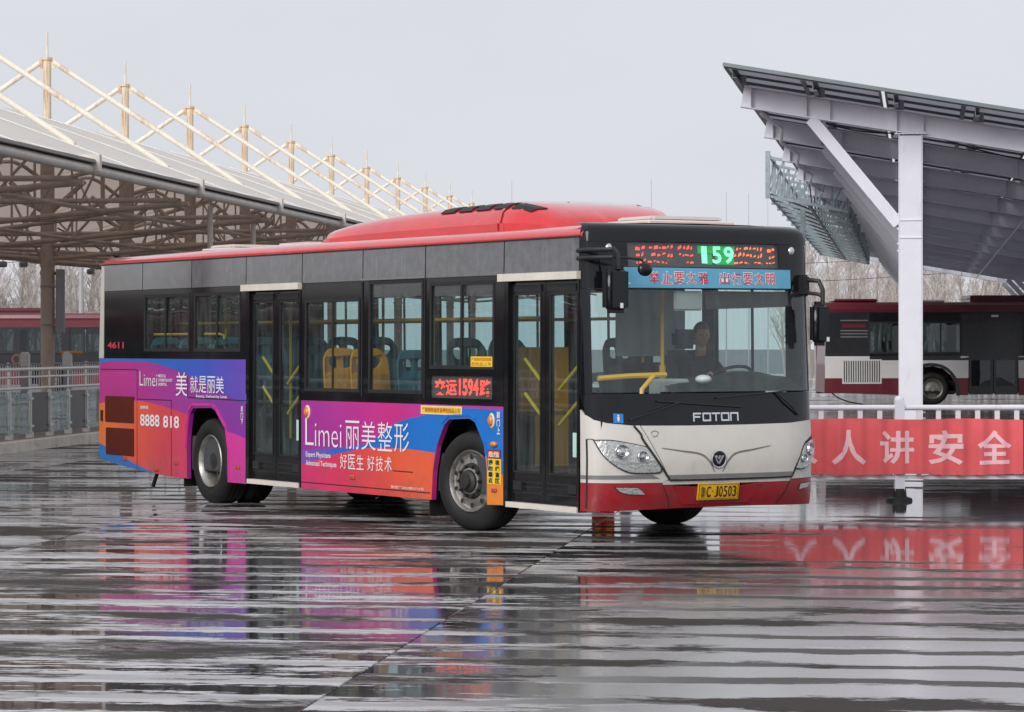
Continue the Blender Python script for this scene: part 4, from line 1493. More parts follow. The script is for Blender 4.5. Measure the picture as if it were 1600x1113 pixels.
for pts in ([(-10.93, 1.485), (-9.85, 1.485), (-9.85, 0.31)], [(-9.84, 1.14), (-8.88, 1.14), (-8.88, 0.275)], [(-8.42, 1.18), (-6.93, 1.165)], [(-8.44, 1.4), (-8.44, 1.19)],
            [(-3.6, 0.52), (-3.2, 0.52)], [(-2.85, 0.33), (-5.6, 0.33)]):
    strip(pts, 0.010, sideR, 0.005, 'panel_joint', 'black_matt')
lip = [(-8.50, 0.62), (-8.465, 0.86), (-8.41, 1.03), (-8.32, 1.10), (-7.81, 1.11), (-7.69, 1.075), (-7.43, 0.86), (-7.365, 0.62), (-7.36, 0.27)]
strip(lip, 0.03, sideR, 0.012, 'arch_lip', 'ad_pink_rear', 0.012)
lip = [(-2.60, 1.03), (-2.49, 1.09), (-2.09, 1.105), (-1.975, 1.07), (-1.79, 0.85), (-1.735, 0.60)]
strip(lip, 0.02, sideR, 0.010, 'arch_lip', 'ad_blue_mid', 0.010)

# ventilation grilles
for (x0, x1, z0, z1) in ((-10.77, -9.94, 0.85, 1.165), (-10.75, -9.94, 0.46, 0.785)):
    g = MB().patch([(x0, z0), (x1, z0), (x1, z1), (x0, z1)], sideR, 0.006, 0.004).build('grille', 'black_matt', bus)
    n = 26
    sl = MB().box(-0.0045, 0.0045, -0.012, 0.0, z0 + 0.006, z1 - 0.006)
    s0 = None
    for i in range(n):
        xx = x0 + (x1 - x0) * (i + 0.5) / n
        if s0 is None:
            s0 = sl.build('grille_slat', 'slat_brown', g); s0.location = (xx, -HW - 0.007, 0)
        else:
            copy_obj(s0, g, (xx, -HW - 0.007, 0))
MB().box(-10.90, -10.86, -HW - 0.02, -HW - 0.002, 0.86, 0.99).build('flap_handle', 'black_matt', bus)


# ---- upper right side
def rect_holes(x0, x1, z0, z1, holes):
    """rectangle minus rectangles as a list of rects"""
    xs = sorted({x0, x1} | {h[0] for h in holes} | {h[1] for h in holes})
    zs = sorted({z0, z1} | {h[2] for h in holes} | {h[3] for h in holes})
    out = []
    for a, b in zip(xs, xs[1:]):
        run = None
        for c_, d in zip(zs, zs[1:]):
            mxp, mzp = (a + b) / 2, (c_ + d) / 2
            hole = any(h[0] < mxp < h[1] and h[2] < mzp < h[3] for h in holes)
            if not hole:
                if run: run[3] = d
                else: run = [a, b, c_, d]
            else:
                if run: out.append(run)
                run = None
        if run: out.append(run)
    return out


def wall(name, x0, x1, z0, z1, holes, mt, fn=sideR, thick=0.04, off=0.0):
    m = MB()
    for a, b, c_, d in rect_holes(x0, x1, z0, z1, holes):
        m.patch([(a, c_), (b, c_), (b, d), (a, d)], fn, off, thick)
    return m.build(name, mt, bus)


W = [(-9.64, -8.42, 1.72, 2.34), (-8.26, -7.10, 1.72, 2.34)]
MID = [(-5.51, -4.33, 1.31, 2.23), (-4.10, -3.02, 1.31, 2.40), (-2.85, -1.66, 1.56, 2.36)]
LED = (-2.86, -1.68, 1.26, 1.475)
wall('window_band', -10.84, -6.94, 1.617, 2.42, W, 'black_gloss')
wall('window_band', -5.61, -1.475, 1.192, 2.42, MID + [LED], 'black_gloss')
# glossy top panes
for a, b in ((-10.84, -9.72), (-9.70, -8.36), (-8.34, -6.955), (-6.935, -5.61), (-5.59, -4.26), (-4.24, -2.97), (-2.95, -1.48), (-1.46, -0.17)):
    MB().patch([(a, 2.425), (b, 2.425), (b, 2.735), (a, 2.735)], sideR, 0.004, 0.03).build('top_pane', 'black_pane', bus)
wall('cant_rail_right', -10.9, -0.16, 2.42, 2.745, [], 'black_matt', sideR, 0.03, -0.03)
# corner post at the rear, belt stickers
MB().patch([(-10.985, 1.617), (-10.845, 1.617), (-10.845, 2.745), (-10.93, 2.745)], sideR, 0.004, 0.05).build('rear_corner_post', 'beige', bus)


def window(x0, x1, z0, z1, split, nm='side_window', mt='side_glass', fn=sideR, par=None):
    """pane, slim frame, mullion"""
    t = MB()
    for a, b, c_, d in rect_holes(x0 - 0.02, x1 + 0.02, z0 - 0.02, z1 + 0.02, [(x0 + 0.015, x1 - 0.015, z0 + 0.015, z1 - 0.015)] if not split else
                                  [(x0 + 0.015, split - 0.016, z0 + 0.015, z1 - 0.015), (split + 0.016, x1 - 0.015, z0 + 0.015, z1 - 0.015)]):
        t.patch([(a, c_), (b, c_), (b, d), (a, d)], fn, 0.005, 0.012)
    fr_ = t.build(nm, 'black_matt', par or bus)
    for a, b in ([(x0, x1)] if not split else [(x0, split), (split, x1)]):
        MB().patch([(a + 0.002, z0 + 0.002), (b - 0.002, z0 + 0.002), (b - 0.002, z1 - 0.002), (a + 0.002, z1 - 0.002)], fn, -0.014 if a == x0 else -0.020, 0.0).build('pane', mt, fr_)
    return fr_


window(*W[0], -9.06); window(*W[1], -7.68)
window(*MID[0], -4.9); window(*MID[1], None); window(*MID[2], -2.26)
# chrome-ish drip rail over the emergency window
MB().patch([(-4.25, 2.425), (-2.96, 2.425), (-2.96, 2.445), (-4.25, 2.445)], sideR, 0.015, 0.010).build('drip_rail', 'grey_stripe', bus)
for x in (-4.255, -2.965):
    MB().patch([(x - 0.01, 1.25), (x + 0.01, 1.25), (x + 0.01, 2.41), (x - 0.01, 2.41)], sideR, 0.010, 0.009).build('seal_strip', 'black_matt', bus)

# side route display
m = wall('side_display', LED[0] - 0.01, LED[1] + 0.01, LED[2] - 0.01, LED[3] + 0.01, [], 'led_back', sideR, 0.01, -0.022)
m.data.materials[0] = M['led_back']
t = MB()
text_on(t, '交运', sideR, -2.80, -2.37, 1.285, 1.445, -0.018, 0.02)
text_on(t, '1594', sideR, -2.33, -1.96, 1.285, 1.450, -0.018, 0.03)
text_on(t, '路', sideR, -1.94, -1.72, 1.285, 1.445, -0.018, 0.02)
t.build('display_lettering', 'led_red', bus)
MB().patch([(LED[0], LED[2]), (LED[1], LED[2]), (LED[1], LED[3]), (LED[0], LED[3])], sideR, -0.006, 0).build('display_cover', 'lens', bus)


# ---- doors
def door(x0, x1, label):
    z0, z1 = 0.30, 2.345
    mid = (x0 + x1) / 2
    # portal jambs
    j = MB()
    for a, b in ((x0 - 0.08, x0 - 0.004), (x1 + 0.004, x1 + (0.035 if x1 > -1 else 0.05))):
        j.patch([(a, 0.27), (b, 0.27), (b, 2.36), (a, 2.36)], sideR, 0.006, 0.09)
    j.build_parts('door_jamb', 'black_gloss', bus)
    MB().patch([(x0 - 0.14, 2.362), (x1 + 0.05, 2.362), (x1 + 0.05, 2.432), (x0 - 0.14, 2.432)], sideR, 0.045, 0.06).build('door_header', 'beige_strip', bus)
    MB().patch([(x0 - 0.02, 0.265), (x1 + 0.02, 0.265), (x1 + 0.02, 0.315), (x0 - 0.02, 0.315)], sideR, 0.02, 0.25).build('door_sill', 'beige_strip', bus)
    for k, (a, b) in enumerate(((x0, mid - 0.004), (mid + 0.004, x1))):
        mfr = 0.062
        gz0, gz1 = 0.60, 2.235
        ga, gb = a + (0.05 if k == 0 else 0.085), b - (0.085 if k == 0 else 0.05)
        lf = MB()
        for r_ in rect_holes(a, b, 0.318, z1, [(ga, gb, gz0, gz1)]):
            lf.patch([(r_[0], r_[2]), (r_[1], r_[2]), (r_[1], r_[3]), (r_[0], r_[3])], sideR, -0.035, 0.04)
        leaf = lf.build('door_leaf', 'black_gloss', bus)
        MB().patch([(ga, gz0), (gb, gz0), (gb, gz1), (ga, gz1)], sideR, -0.05, 0).build('pane', 'door_glass', leaf)
        sg = MB()
        for r_ in rect_holes(ga - 0.012, gb + 0.012, gz0 - 0.012, gz1 + 0.012, [(ga + 0.006, gb - 0.006, gz0 + 0.006, gz1 - 0.006)]):
            sg.patch([(r_[0], r_[2]), (r_[1], r_[2]), (r_[1], r_[3]), (r_[0], r_[3])], sideR, -0.03, 0.008)
        sg.build('glass_seal', 'black_matt', leaf)
        # lower panel ribs, hinge block
        rb = MB()
        for z in (0.40, 0.455, 0.50):
            rb.patch([(a + 0.03, z), (b - 0.03, z), (b - 0.03, z + 0.012), (a + 0.03, z + 0.012)], sideR, -0.030, 0.006)
        hx = a + 0.08 if k == 0 else b - 0.16
        rb.patch([(hx, 0.43), (hx + 0.14, 0.43), (hx + 0.14, 0.51), (hx, 0.51)], sideR, -0.005, 0.03)
        rb.patch([(a + 0.06, 2.26), (b - 0.06, 2.26), (b - 0.06, 2.325), (a + 0.06, 2.325)], sideR, -0.02, 0.02)
        rb.build_parts('hinge_block', 'black_matt', leaf)
        # diagonal yellow grab bars inside the glass
        for zt, zb in ((1.64, 1.36), (1.32, 1.04)):
            if k == 0:
                p0, p1 = (ga + 0.06, -HW + 0.12, zt), (gb - 0.0, -HW + 0.12, zb)
            else:
                p0, p1 = (ga + 0.02, -HW + 0.12, zb), (gb - 0.02, -HW + 0.12, zt)
            MB().cyl(p0, p1, 0.017, n=8).build('grab_bar', 'yellow_bar', leaf, True)
    MB().patch([(x1 - 0.14, 0.76), (x1 - 0.075, 0.76), (x1 - 0.075, 0.98), (x1 - 0.14, 0.98)], sideR, -0.045, 0).build('door_sticker', 'sticker_pale', bus)


M['sticker_pale'] = mat('sticker_pale', srgb(190, 228, 215), 0.4)
door(-6.86, -5.67, 'rear')
door(-1.385, -0.195, 'front')

# ---- left side of the bus (seen through the windows)
WL = [(-9.9, -8.7, 1.5, 2.34), (-8.5, -7.2, 1.5, 2.34), (-7.0, -5.7, 1.31, 2.34), (-5.5, -4.3, 1.31, 2.34), (-4.1, -2.9, 1.31, 2.34), (-2.7, -1.75, 1.31, 2.34), (-1.55, -0.38, 1.28, 2.34)]
wall('left_window_band', -10.93, -0.16, 1.19, 2.745, WL, 'black_gloss', sideL)
for wv in WL:
    window(*wv, (wv[0] + wv[1]) / 2, 'side_window', 'side_glass', sideL)
archL = [(-8.46, 0.255), (-8.465, 0.62), (-8.385, 1.0), (-8.30, 1.06), (-7.82, 1.07), (-7.47, 0.84), (-7.40, 0.255), (-2.83, 0.265), (-2.72, 0.80), (-2.48, 1.055), (-2.10, 1.07), (-1.83, 0.83), (-1.775, 0.265)]
MB().patch([(-10.97, 1.19), (-10.97, 0.40), (-9.75, 0.30)] + archL + [(-0.16, 0.29), (-0.16, 1.19)], sideL, 0, 0.05).build('left_side_panel', 'ad_red_mid', bus)

# ---- rear end
m = MB()
m.patch([(-1.245, 0.40), (1.245, 0.40), (1.245, 1.2), (-1.245, 1.2)], lambda a, b, o: (-10.99 - o, a, b), 0, 0.05)
m.build('rear_panel', 'red_bumper', bus)
MB().patch([(-1.24, 1.205), (1.24, 1.205), (1.195, 2.745), (-1.195, 2.745)], lambda a, b, o: (-10.99 + 0.03 * (b - 1.2) - o, a, b), 0, 0.05).build('rear_window_panel', 'black_gloss', bus)

# ---- roof
prof = [(1.2335, 2.742), (1.236, 2.765), (1.215, 2.80), (1.155, 2.835), (1.0, 2.858), (0.6, 2.875), (0.0, 2.88)]
prof = [(-y, z) for y, z in prof] + [(y, z) for y, z in prof[::-1][1:]]
m = MB()
vs = []; fs = []
xs = [-11.0, -10.96, -10.85, -8, -5, -2, -0.12]
for i, x in enumerate(xs):
    for y, z in prof:
        k = 1.0 if x > -10.8 else (0.985 if x > -10.9 else 0.96)
        vs.append((x, y * (1 if x > -10.9 else 0.995), 2.742 + (z - 2.742) * (1 if x > -10.8 else (0.85 if x > -10.93 else 0.3))))
npf = len(prof)
for i in range(len(xs) - 1):
    for k in range(npf - 1):
        fs.append((i * npf + k, i * npf + k + 1, (i + 1) * npf + k + 1, (i + 1) * npf + k))
fs.append(tuple(range(npf)))
m.add(vs, fs)
m.build('roof', 'red_roof', bus, True)
strip([(-10.9, 2.742), (-0.17, 2.742)], 0.016, sideR, 0.012, 'gutter_strip', 'black_matt', 0.012)

# roof air-conditioning pod
def pod_section(x):
    k = interp([(-5.95, 0.0), (-5.9, 0.25), (-5.7, 0.55), (-5.2, 0.80), (-4.3, 0.97), (-3.2, 1.06), (-2.1, 1.08), (-1.85, 0.98), (-1.6, 0.7), (-1.45, 0.35), (-1.4, 0.0)], x)
    zt = 2.865 + 0.265 * k
    wd = 0.93 if x > -5.7 else 0.93 - 0.10 * (-5.7 - x) / 0.25
    wd = wd if x < -1.9 else wd - 0.20 * (x + 1.9) / 0.5
    zz = lambda f: 2.85 + (zt - 2.85) * f
    half = [(wd, 2.85), (wd, zz(0.28)), (wd - 0.03, zz(0.31)), (wd - 0.055, zz(0.62)), (wd - 0.13, zz(0.86)), (wd - 0.26, zz(0.97)), (0.3, zz(1.0)), (0, zz(1.01))]
    return [(-y, z) for y, z in half] + [(y, z) for y, z in half[::-1][1:]]


vs = []; fs = []
pxs = [-5.95, -5.9, -5.8, -5.7, -5.5, -5.2, -4.8, -4.3, -3.8, -3.2, -2.8, -2.4, -2.1, -1.95, -1.85, -1.75, -1.6, -1.52, -1.45, -1.4]
for x in pxs:
    for y, z in pod_section(x):
        vs.append((x, y, z))
n_ = len(pod_section(-3))
for i in range(len(pxs) - 1):
    for k in range(n_ - 1):
        fs.append((i * n_ + k, i * n_ + k + 1, (i + 1) * n_ + k + 1, (i + 1) * n_ + k))
fs += [tuple(range(n_)), tuple(range(len(vs) - n_, len(vs)))]
pod = MB().add(vs, fs).build('roof_cooling_unit', 'red_roof', bus, True)
# slots in the pod's shoulder
for i in range(5):
    xa = -3.35 + i * 0.34
    def pf_(a, b, o, xa=xa):
        sec = pod_section(a)
        (y0, z0), (y1, z1) = sec[3], sec[5]
        y = y0 + (y1 - y0) * b; z = z0 + (z1 - z0) * b
        (ym, zm) = sec[4]
        if b < 0.5:
            y = y0 + (ym - y0) * b * 2; z = z0 + (zm - z0) * b * 2
        else:
            y = ym + (y1 - ym) * (b - 0.5) * 2; z = zm + (z1 - zm) * (b - 0.5) * 2
        return (a, y - o * 0.5, z + o * 0.8)
    MB().patch([(xa, 0.25), (xa + 0.25, 0.25), (xa + 0.31, 0.85), (xa + 0.06, 0.85)], pf_, 0.016, 0.010, 0, [(1, 0.4), (1, 0.5), (1, 0.6)]).build('vent_slot', 'black_matt', pod)
vs = []; fs = []
for x in (-2.14, -2.09):
    for y, z in pod_section(x):
        vs.append((x, y * 1.012, 2.85 + (z - 2.85) * 1.03))
for k in range(n_ - 1):
    fs.append((k, k + 1, n_ + k + 1, n_ + k))
MB().add(vs, fs).build('cover_seam', 'red_roof', pod, True)
for x, y in ((-3.3, -0.1), (-2.7, 0.25)):
    MB().tube([(x + 0.03 * cos(t), y, 3.16 + 0.03 * sin(t)) for t in [2 * pi * i / 10 for i in range(11)]], 0.006, 5).build('lifting_eye', 'black_matt', pod)
# roof hatches
for nm, x, y in (('roof_hatch', -0.62, 0.05), ('roof_hatch', -9.35, 0.0)):
    h = MB().bevbox(x - 0.36, x + 0.36, y - 0.48, y + 0.48, 2.862, 2.915, 0.015, 1).build(nm, 'beige', bus)
    MB().bevbox(x - 0.30, x + 0.30, y - 0.40, y + 0.40, 2.9155, 2.955, 0.03, 2).build('hatch_lid', 'beige', h)
MB().bevbox(-8.0, -7.2, -0.35, 0.35, 2.862, 2.93, 0.03, 2).build('roof_vent', 'beige', bus)

# ---- front end
# black brow rolling into the roof
vs = []; fs = []
ny_ = 40
rows = [(2.700, 0.0), (2.76, 0.0), (2.80, -0.006), (2.835, -0.03), (2.860, -0.075), (2.872, -0.14), (2.876, -0.30)]
ysamp = [-1 + 2 * i / ny_ for i in range(ny_ + 1)]
ysamp = sorted(set(ysamp) | {-0.985, -0.965, 0.985, 0.965})
for z, back in rows:
    for q in ysamp:
        h = hw(min(z, 2.76)) - (0.0 if z < 2.79 else (z - 2.79) * 0.7)
        y = q * h
        x = FX(q * hw(2.74), min(z, 2.76)) + back + 0.006
        if q in (-1, 1): x = min(x, -0.16)
        vs.append((x, y * 1.004, z))
nn = len(ysamp)
for i in range(len(rows) - 1):
    for k in range(nn - 1):
        fs.append((i * nn + k, i * nn + k + 1, (i + 1) * nn + k + 1, (i + 1) * nn + k))
MB().add(vs, fs).build('front_brow', 'black_front', bus, True)
ob = front_band(2.27, 2.702)
# upper mask with an opening for the destination display
DS = (-0.84, 0.84, 2.475, 2.695)
m = MB()
m.patch([(-hw(2.27), 2.275), (hw(2.27), 2.275), (hw(2.47), 2.475), (-hw(2.47), 2.475)], front, 0, 0.02, 0, FCUT + [(1, 2.37)])
m.patch([(-hw(2.475), 2.475), (DS[0], 2.475), (DS[0], 2.699), (-hw(2.7), 2.699)], front, 0, 0.02, 0, FCUT)
m.patch([(DS[1], 2.475), (hw(2.475), 2.475), (hw(2.7), 2.699), (DS[1], 2.699)], front, 0, 0.02, 0, FCUT)
m.build('front_mask', 'black_front', bus, True)
MB().patch([(DS[0] - 0.05, DS[2] - 0.03), (DS[1] + 0.05, DS[2] - 0.03), (DS[1] + 0.05, DS[3] + 0.02), (DS[0] - 0.05, DS[3] + 0.02)], front, -0.03, 0, 0, FCUT).build('destination_board', 'led_back', bus, True)
rl_ = random.Random(5)


def led_marks(name, mt, groups, seed):
    r = random.Random(seed)
    t = MB()
    for (y0, y1, row) in groups:
        zc = (2.652, 2.588, 2.525)[row]
        y = y0
        while y < y1:
            wd = r.uniform(0.018, 0.05)
            ht = r.uniform(0.006, 0.015) * (1.3 if row < 2 else 0.8)
            zz = zc + r.uniform(-0.010, 0.010)
            sk = r.uniform(-0.012, 0.012)
            t.patch([(y, zz - ht), (min(y + wd, y1), zz - ht * 0.5 + sk), (min(y + wd, y1) - 0.004, zz + ht + sk), (y + 0.006, zz + ht * 0.6)], front, -0.024, 0)
            y += wd + r.uniform(0.004, 0.02)
    return t.build(name, mt, bus)


led_marks('display_marks', 'led_red', [(-0.745, -0.64, 0), (-0.60, -0.33, 0), (-0.29, -0.13, 0), (-0.74, -0.66, 1), (-0.58, -0.34, 1), (-0.28, -0.12, 1), (-0.74, -0.40, 2), (-0.20, -0.12, 2)], 2)
led_marks('display_marks', 'led_orange', [(0.36, 0.42, 0), (0.45, 0.66, 0), (0.72, 0.81, 0), (0.33, 0.66, 1), (0.74, 0.81, 1), (0.33, 0.50, 2), (0.56, 0.66, 2), (0.70, 0.81, 2)], 3)
t = MB()
for y0, y1, z0, z1 in ((-0.07, 0.345, 2.605, 2.675), (0.005, 0.085, 2.505, 2.60), (0.125, 0.335, 2.505, 2.60)):
    t.patch([(y0, z0), (y1, z0), (y1, z1), (y0, z1)], front, -0.027, 0)
t.build('display_glow_field', 'led_green', bus)
t = MB()
text_on(t, '1', front, -0.03, 0.03, 2.515, 2.67, -0.023, 0.02)
text_on(t, '5', front, 0.09, 0.19, 2.515, 2.67, -0.023, 0.02)
text_on(t, '9', front, 0.22, 0.33, 2.515, 2.67, -0.023, 0.02)
t.build('display_digits', 'led_mint', bus)
MB().patch([(DS[0], DS[2]), (DS[1], DS[2]), (DS[1], DS[3]), (DS[0], DS[3])], front, -0.004, 0, 0, FCUT).build('display_cover', 'lens', bus, True)
# round marker lamps
for y in (-1.02, 1.0):
    p = Vector(front(y, 2.64, 0.0))
    MB().sphere((p.x, p.y, p.z), 0.02, 0.035, 0.04, 12, 8).build('marker_lamp', 'lamp_bowl', bus, True)

# windscreen with printed border
WS = (1.335, 2.27)
HB = lambda z: hw(z) - 0.045
ws_out = [(-hw(1.335), 1.335), (hw(1.335), 1.335), (hw(2.27), 2.272), (-hw(2.27), 2.272)]
MB().patch([(-HB(1.35) - 0.02, 1.345), (HB(1.35) + 0.02, 1.345), (HB(2.27) + 0.02, 2.268), (-HB(2.27) - 0.02, 2.268)], front, -0.008, 0, 0, FCUT + [(1, z) for z in (1.5, 1.7, 1.9, 2.1)]).build('windscreen', 'front_glass', bus, True)
m = MB()
for s in (-1, 1):
    m.patch([(s * HB(1.335), 1.335), (s * hw(1.335), 1.335), (s * hw(2.272), 2.272), (s * HB(2.272), 2.272)], front, 0, 0.015, 0, FCUT + [(1, z) for z in (1.5, 1.7, 1.9, 2.1)])
m.build_parts('windscreen_pillar', 'black_front', bus, True)
# lower black panel
cb = [(-hw(1.33), 1.333), (-1.243, 1.15), (-1.20, 1.105), (-1.10, 1.075), (-0.86, 1.05), (-0.3, 1.043), (0.3, 1.043), (0.86, 1.05), (1.22, 1.075), (1.244, 1.09), (hw(1.33), 1.333)]
MB().patch(cb, front, 0, 0.02, 0, FCUT + [(1, 1.2)]).build('lower_windscreen_panel', 'black_front', bus, True)
# beige nose: left corner, centre hood and right corner as separate panels
MB().patch([(-1.2499, 0.54), (-0.60, 0.535), (-0.525, 0.565), (-0.80, 1.05), (-0.86, 1.048), (-1.10, 1.073), (-1.20, 1.103), (-1.243, 1.148), (-1.2499, 1.19)], front, 0, 0.02, 0, FCUT + [(1, z) for z in (0.65, 0.75, 0.85, 0.95)]).build('corner_panel', 'beige', bus, True)
MB().patch([(-0.515, 0.562), (0.85, 0.562), (1.05, 0.86), (1.24, 0.925), (1.2445, 1.088), (1.22, 1.073), (0.86, 1.048), (0.3, 1.041), (-0.3, 1.041), (-0.79, 1.047)], front, 0.004, 0.02, 0, FCUT + [(1, z) for z in (0.65, 0.75, 0.85, 0.95)]).build('front_hood', 'beige', bus, True)
MB().patch([(0.86, 0.562), (0.875, 0.535), (1.2499, 0.54), (1.2499, 0.92), (1.06, 0.855)], front, 0, 0.02, 0, FCUT + [(1, z) for z in (0.65, 0.75, 0.85)]).build('corner_panel', 'beige', bus, True)
# lower beige lip and grey stripe
MB().patch([(-0.60, 0.515), (0.875, 0.515), (0.865, 0.553), (-0.585, 0.553)], front, -0.004, 0.02, 0, FCUT).build('nose_lip', 'beige', bus, True)
MB().patch([(-0.515, 0.566), (0.85, 0.566), (0.872, 0.602), (-0.535, 0.602)], front, 0.0065, 0, 0, FCUT).build('grey_stripe', 'grey_stripe', bus, True)
MB().patch([(-1.2499, 0.572), (-0.62, 0.572), (-0.70, 0.608), (-1.2499, 0.608)], front, 0.0025, 0, 0, FCUT).build('grey_stripe', 'grey_stripe', bus, True)
# creases on the hood
def fstrip(pts, wd, off, name, mt, thick=0.0, par=None):
    m = MB()
    pts = smooth_curve(pts, 4)
    L_ = [((c_ - a), (d - b)) for (a, b), (c_, d) in zip(pts, pts[1:])]
    lft, rgt = [], []
    for i, (a, b) in enumerate(pts):
        d = L_[min(i, len(L_) - 1)]
        k = sqrt(d[0] ** 2 + d[1] ** 2)
        w_ = wd / 2 * (0.35 + 0.65 * sin(pi * min(1, max(0, i / (len(pts) - 1)))) if thick == 0 else 1)
        lft.append((a - d[1] / k * w_, b + d[0] / k * w_)); rgt.append((a + d[1] / k * w_, b - d[0] / k * w_))
    for i in range(len(pts) - 1):
        m.patch([lft[i], rgt[i], rgt[i + 1], lft[i + 1]], front, off, thick)
    return m.build(name, mt, par or bus)


M['crease'] = mat('crease', srgb(120, 112, 104), 0.5)
fstrip([(-0.60, 0.845), (-0.40, 0.815), (-0.20, 0.785), (-0.10, 0.72), (-0.04, 0.62)], 0.018, 0.0065, 'hood_crease', 'crease')
fstrip([(0.60, 0.845), (0.40, 0.815), (0.20, 0.785), (0.11, 0.72), (0.05, 0.62)], 0.018, 0.0065, 'hood_crease', 'crease')
fstrip([(-0.86, 1.045), (-0.80, 0.97), (-0.77, 0.90), (-0.52, 0.56)], 0.020, 0.0075, 'hood_gap', 'black_matt', 0.004)
fstrip([(1.24, 0.935), (1.10, 0.88), (1.04, 0.83), (0.87, 0.56)], 0.014, 0.0075, 'hood_gap', 'black_matt', 0.004)
fstrip([(-0.52, 0.556), (-0.1, 0.552), (0.4, 0.552), (0.87, 0.556)], 0.016, 0.0055, 'hood_gap', 'black_matt', 0.004)
fstrip([(-1.238, 0.93), (-1.238, 0.75), (-1.238, 0.55), (-1.238, 0.31)], 0.006, 0.003, 'panel_joint', 'black_matt', 0.002)
fstrip([(-1.238, 0.93), (-1.22, 0.93), (-1.21, 0.93), (-1.20, 0.925)], 0.006, 0.003, 'panel_joint', 'black_matt', 0.002)
# bumper
bz_ = [0.29, 0.30, 0.305, 0.305, 0.30, 0.29]
bump = [(-1.2499, 0.285), (-0.9, 0.29), (-0.45, 0.30), (0.45, 0.30), (0.9, 0.29), (1.2499, 0.285), (1.2499, 0.536), (0.876, 0.531), (0.872, 0.512), (0.50, 0.512), (0.30, 0.492), (-0.28, 0.492), (-0.50, 0.508), (-0.60, 0.511), (-0.602, 0.531), (-1.2499, 0.536)]
MB().patch(bump, front, 0, 0.03, 0, FCUT + [(1, z) for z in (0.35, 0.42, 0.5)]).build('front_bumper', 'red_bumper', bus, True)
MB().patch([(-0.36, 0.335), (0.36, 0.335), (0.50, 0.505), (0.30, 0.488), (-0.28, 0.488), (-0.48, 0.505)], front, 0.010, 0.012, 0, FCUT).build('plate_recess', 'red_bumper', bus, True)
fstrip([(0.86, 0.535), (0.80, 0.44), (0.74, 0.36), (0.70, 0.305)], 0.008, 0.003, 'panel_joint', 'black_matt', 0.002)
fstrip([(-0.60, 0.535), (-0.56, 0.46), (-0.52, 0.38), (-0.5, 0.31)], 0.006, 0.003, 'panel_joint', 'black_matt', 0.002)

# headlights
def headlight(pts, bowls):
    pts = smooth_curve(pts + [pts[0]], 4)[:-1]
    cx = sum(q[0] for q in pts) / len(pts); cz = sum(q[1] for q in pts) / len(pts)
    big = [(cx + (a - cx) * 1.05, cz + (b - cz) * 1.08) for a, b in pts]
    h = MB().patch(big, front, 0.010, 0.02, 0, FCUT).build('headlight', 'black_matt', bus, True)
    MB().patch(pts, front, 0.013, 0.0, 0.035).build('reflector_bowl', 'lamp_bowl', h)
    for (y, z, r) in bowls:
        p = Vector(front(y, z, 0.015))
        n = (Vector(front(y, z, 0.1)) - p).normalized()
        q = MB()
        a = n.orthogonal().normalized(); b = n.cross(a)
        ring = []
        rows_ = [(r * 1.0, 0.002), (r * 0.93, 0.018), (r * 0.80, 0.006), (r * 0.45, -0.004), (r * 0.42, 0.010), (r * 0.2, 0.016), (0.001, 0.017)]
        N_ = 18
        vs_ = [p + (a * cos(2 * pi * i / N_) + b * sin(2 * pi * i / N_)) * rr + n * hh for rr, hh in rows_ for i in range(N_)]
        fs_ = [(j * N_ + i, j * N_ + (i + 1) % N_, (j + 1) * N_ + (i + 1) % N_, (j + 1) * N_ + i) for j in range(len(rows_) - 1) for i in range(N_)]
        q.add(vs_, fs_).build('lamp_ring', 'lamp_ring', h, True)
        d_ = MB()
        d_.add([p + (a * cos(2 * pi * i / N_) + b * sin(2 * pi * i / N_)) * r * 0.40 + n * 0.0105 for i in range(N_)], [tuple(range(N_))])
        d_.build('bulb_lens', 'black_gloss', h)
    MB().patch([(cx + (a - cx) * 1.01, cz + (b - cz) * 1.02) for a, b in pts], front, 0.034, 0.0, 0, FCUT).build('lens_cover', 'lens', h, True)
    return h


M['lamp_ring2'] = M['lamp_ring']
headlight([(-1.195, 0.915), (-1.08, 0.915), (-0.95, 0.895), (-0.80, 0.865), (-0.76, 0.85), (-0.70, 0.77), (-0.62, 0.645), (-0.78, 0.63), (-0.93, 0.64), (-1.05, 0.70), (-1.14, 0.79)], [(-0.99, 0.815, 0.068), (-0.80, 0.77, 0.05)])
headlight([(1.225, 0.905), (1.15, 0.885), (1.05, 0.845), (1.01, 0.80), (0.93, 0.665), (0.92, 0.635), (1.02, 0.63), (1.12, 0.67), (1.20, 0.75), (1.232, 0.83)], [(1.12, 0.80, 0.062), (1.02, 0.72, 0.04)])
# fog lamps
for pts in ([(-1.06, 0.505), (-0.84, 0.50), (-0.79, 0.47), (-0.75, 0.425), (-0.93, 0.435), (-1.01, 0.46)], [(0.98, 0.485), (1.12, 0.498), (1.13, 0.48), (1.09, 0.445), (0.96, 0.43)]):
    f_ = MB().patch([(a, b) for a, b in pts], front, 0.006, 0.01, 0, FCUT).build('fog_lamp', 'black_matt', bus)
    cx = sum(q[0] for q in pts) / len(pts); cz = sum(q[1] for q in pts) / len(pts)
    MB().patch([(cx + (a - cx) * .9, cz + (b - cz) * .85) for a, b in pts], front, 0.009, 0.0, 0.03).build('reflector_bowl', 'lamp_bowl', f_)
    MB().patch([(cx + (a - cx) * .9, cz + (b - cz) * .85) for a, b in pts], front, 0.016, 0.0, 0, FCUT).build('lens_cover', 'lens', f_)

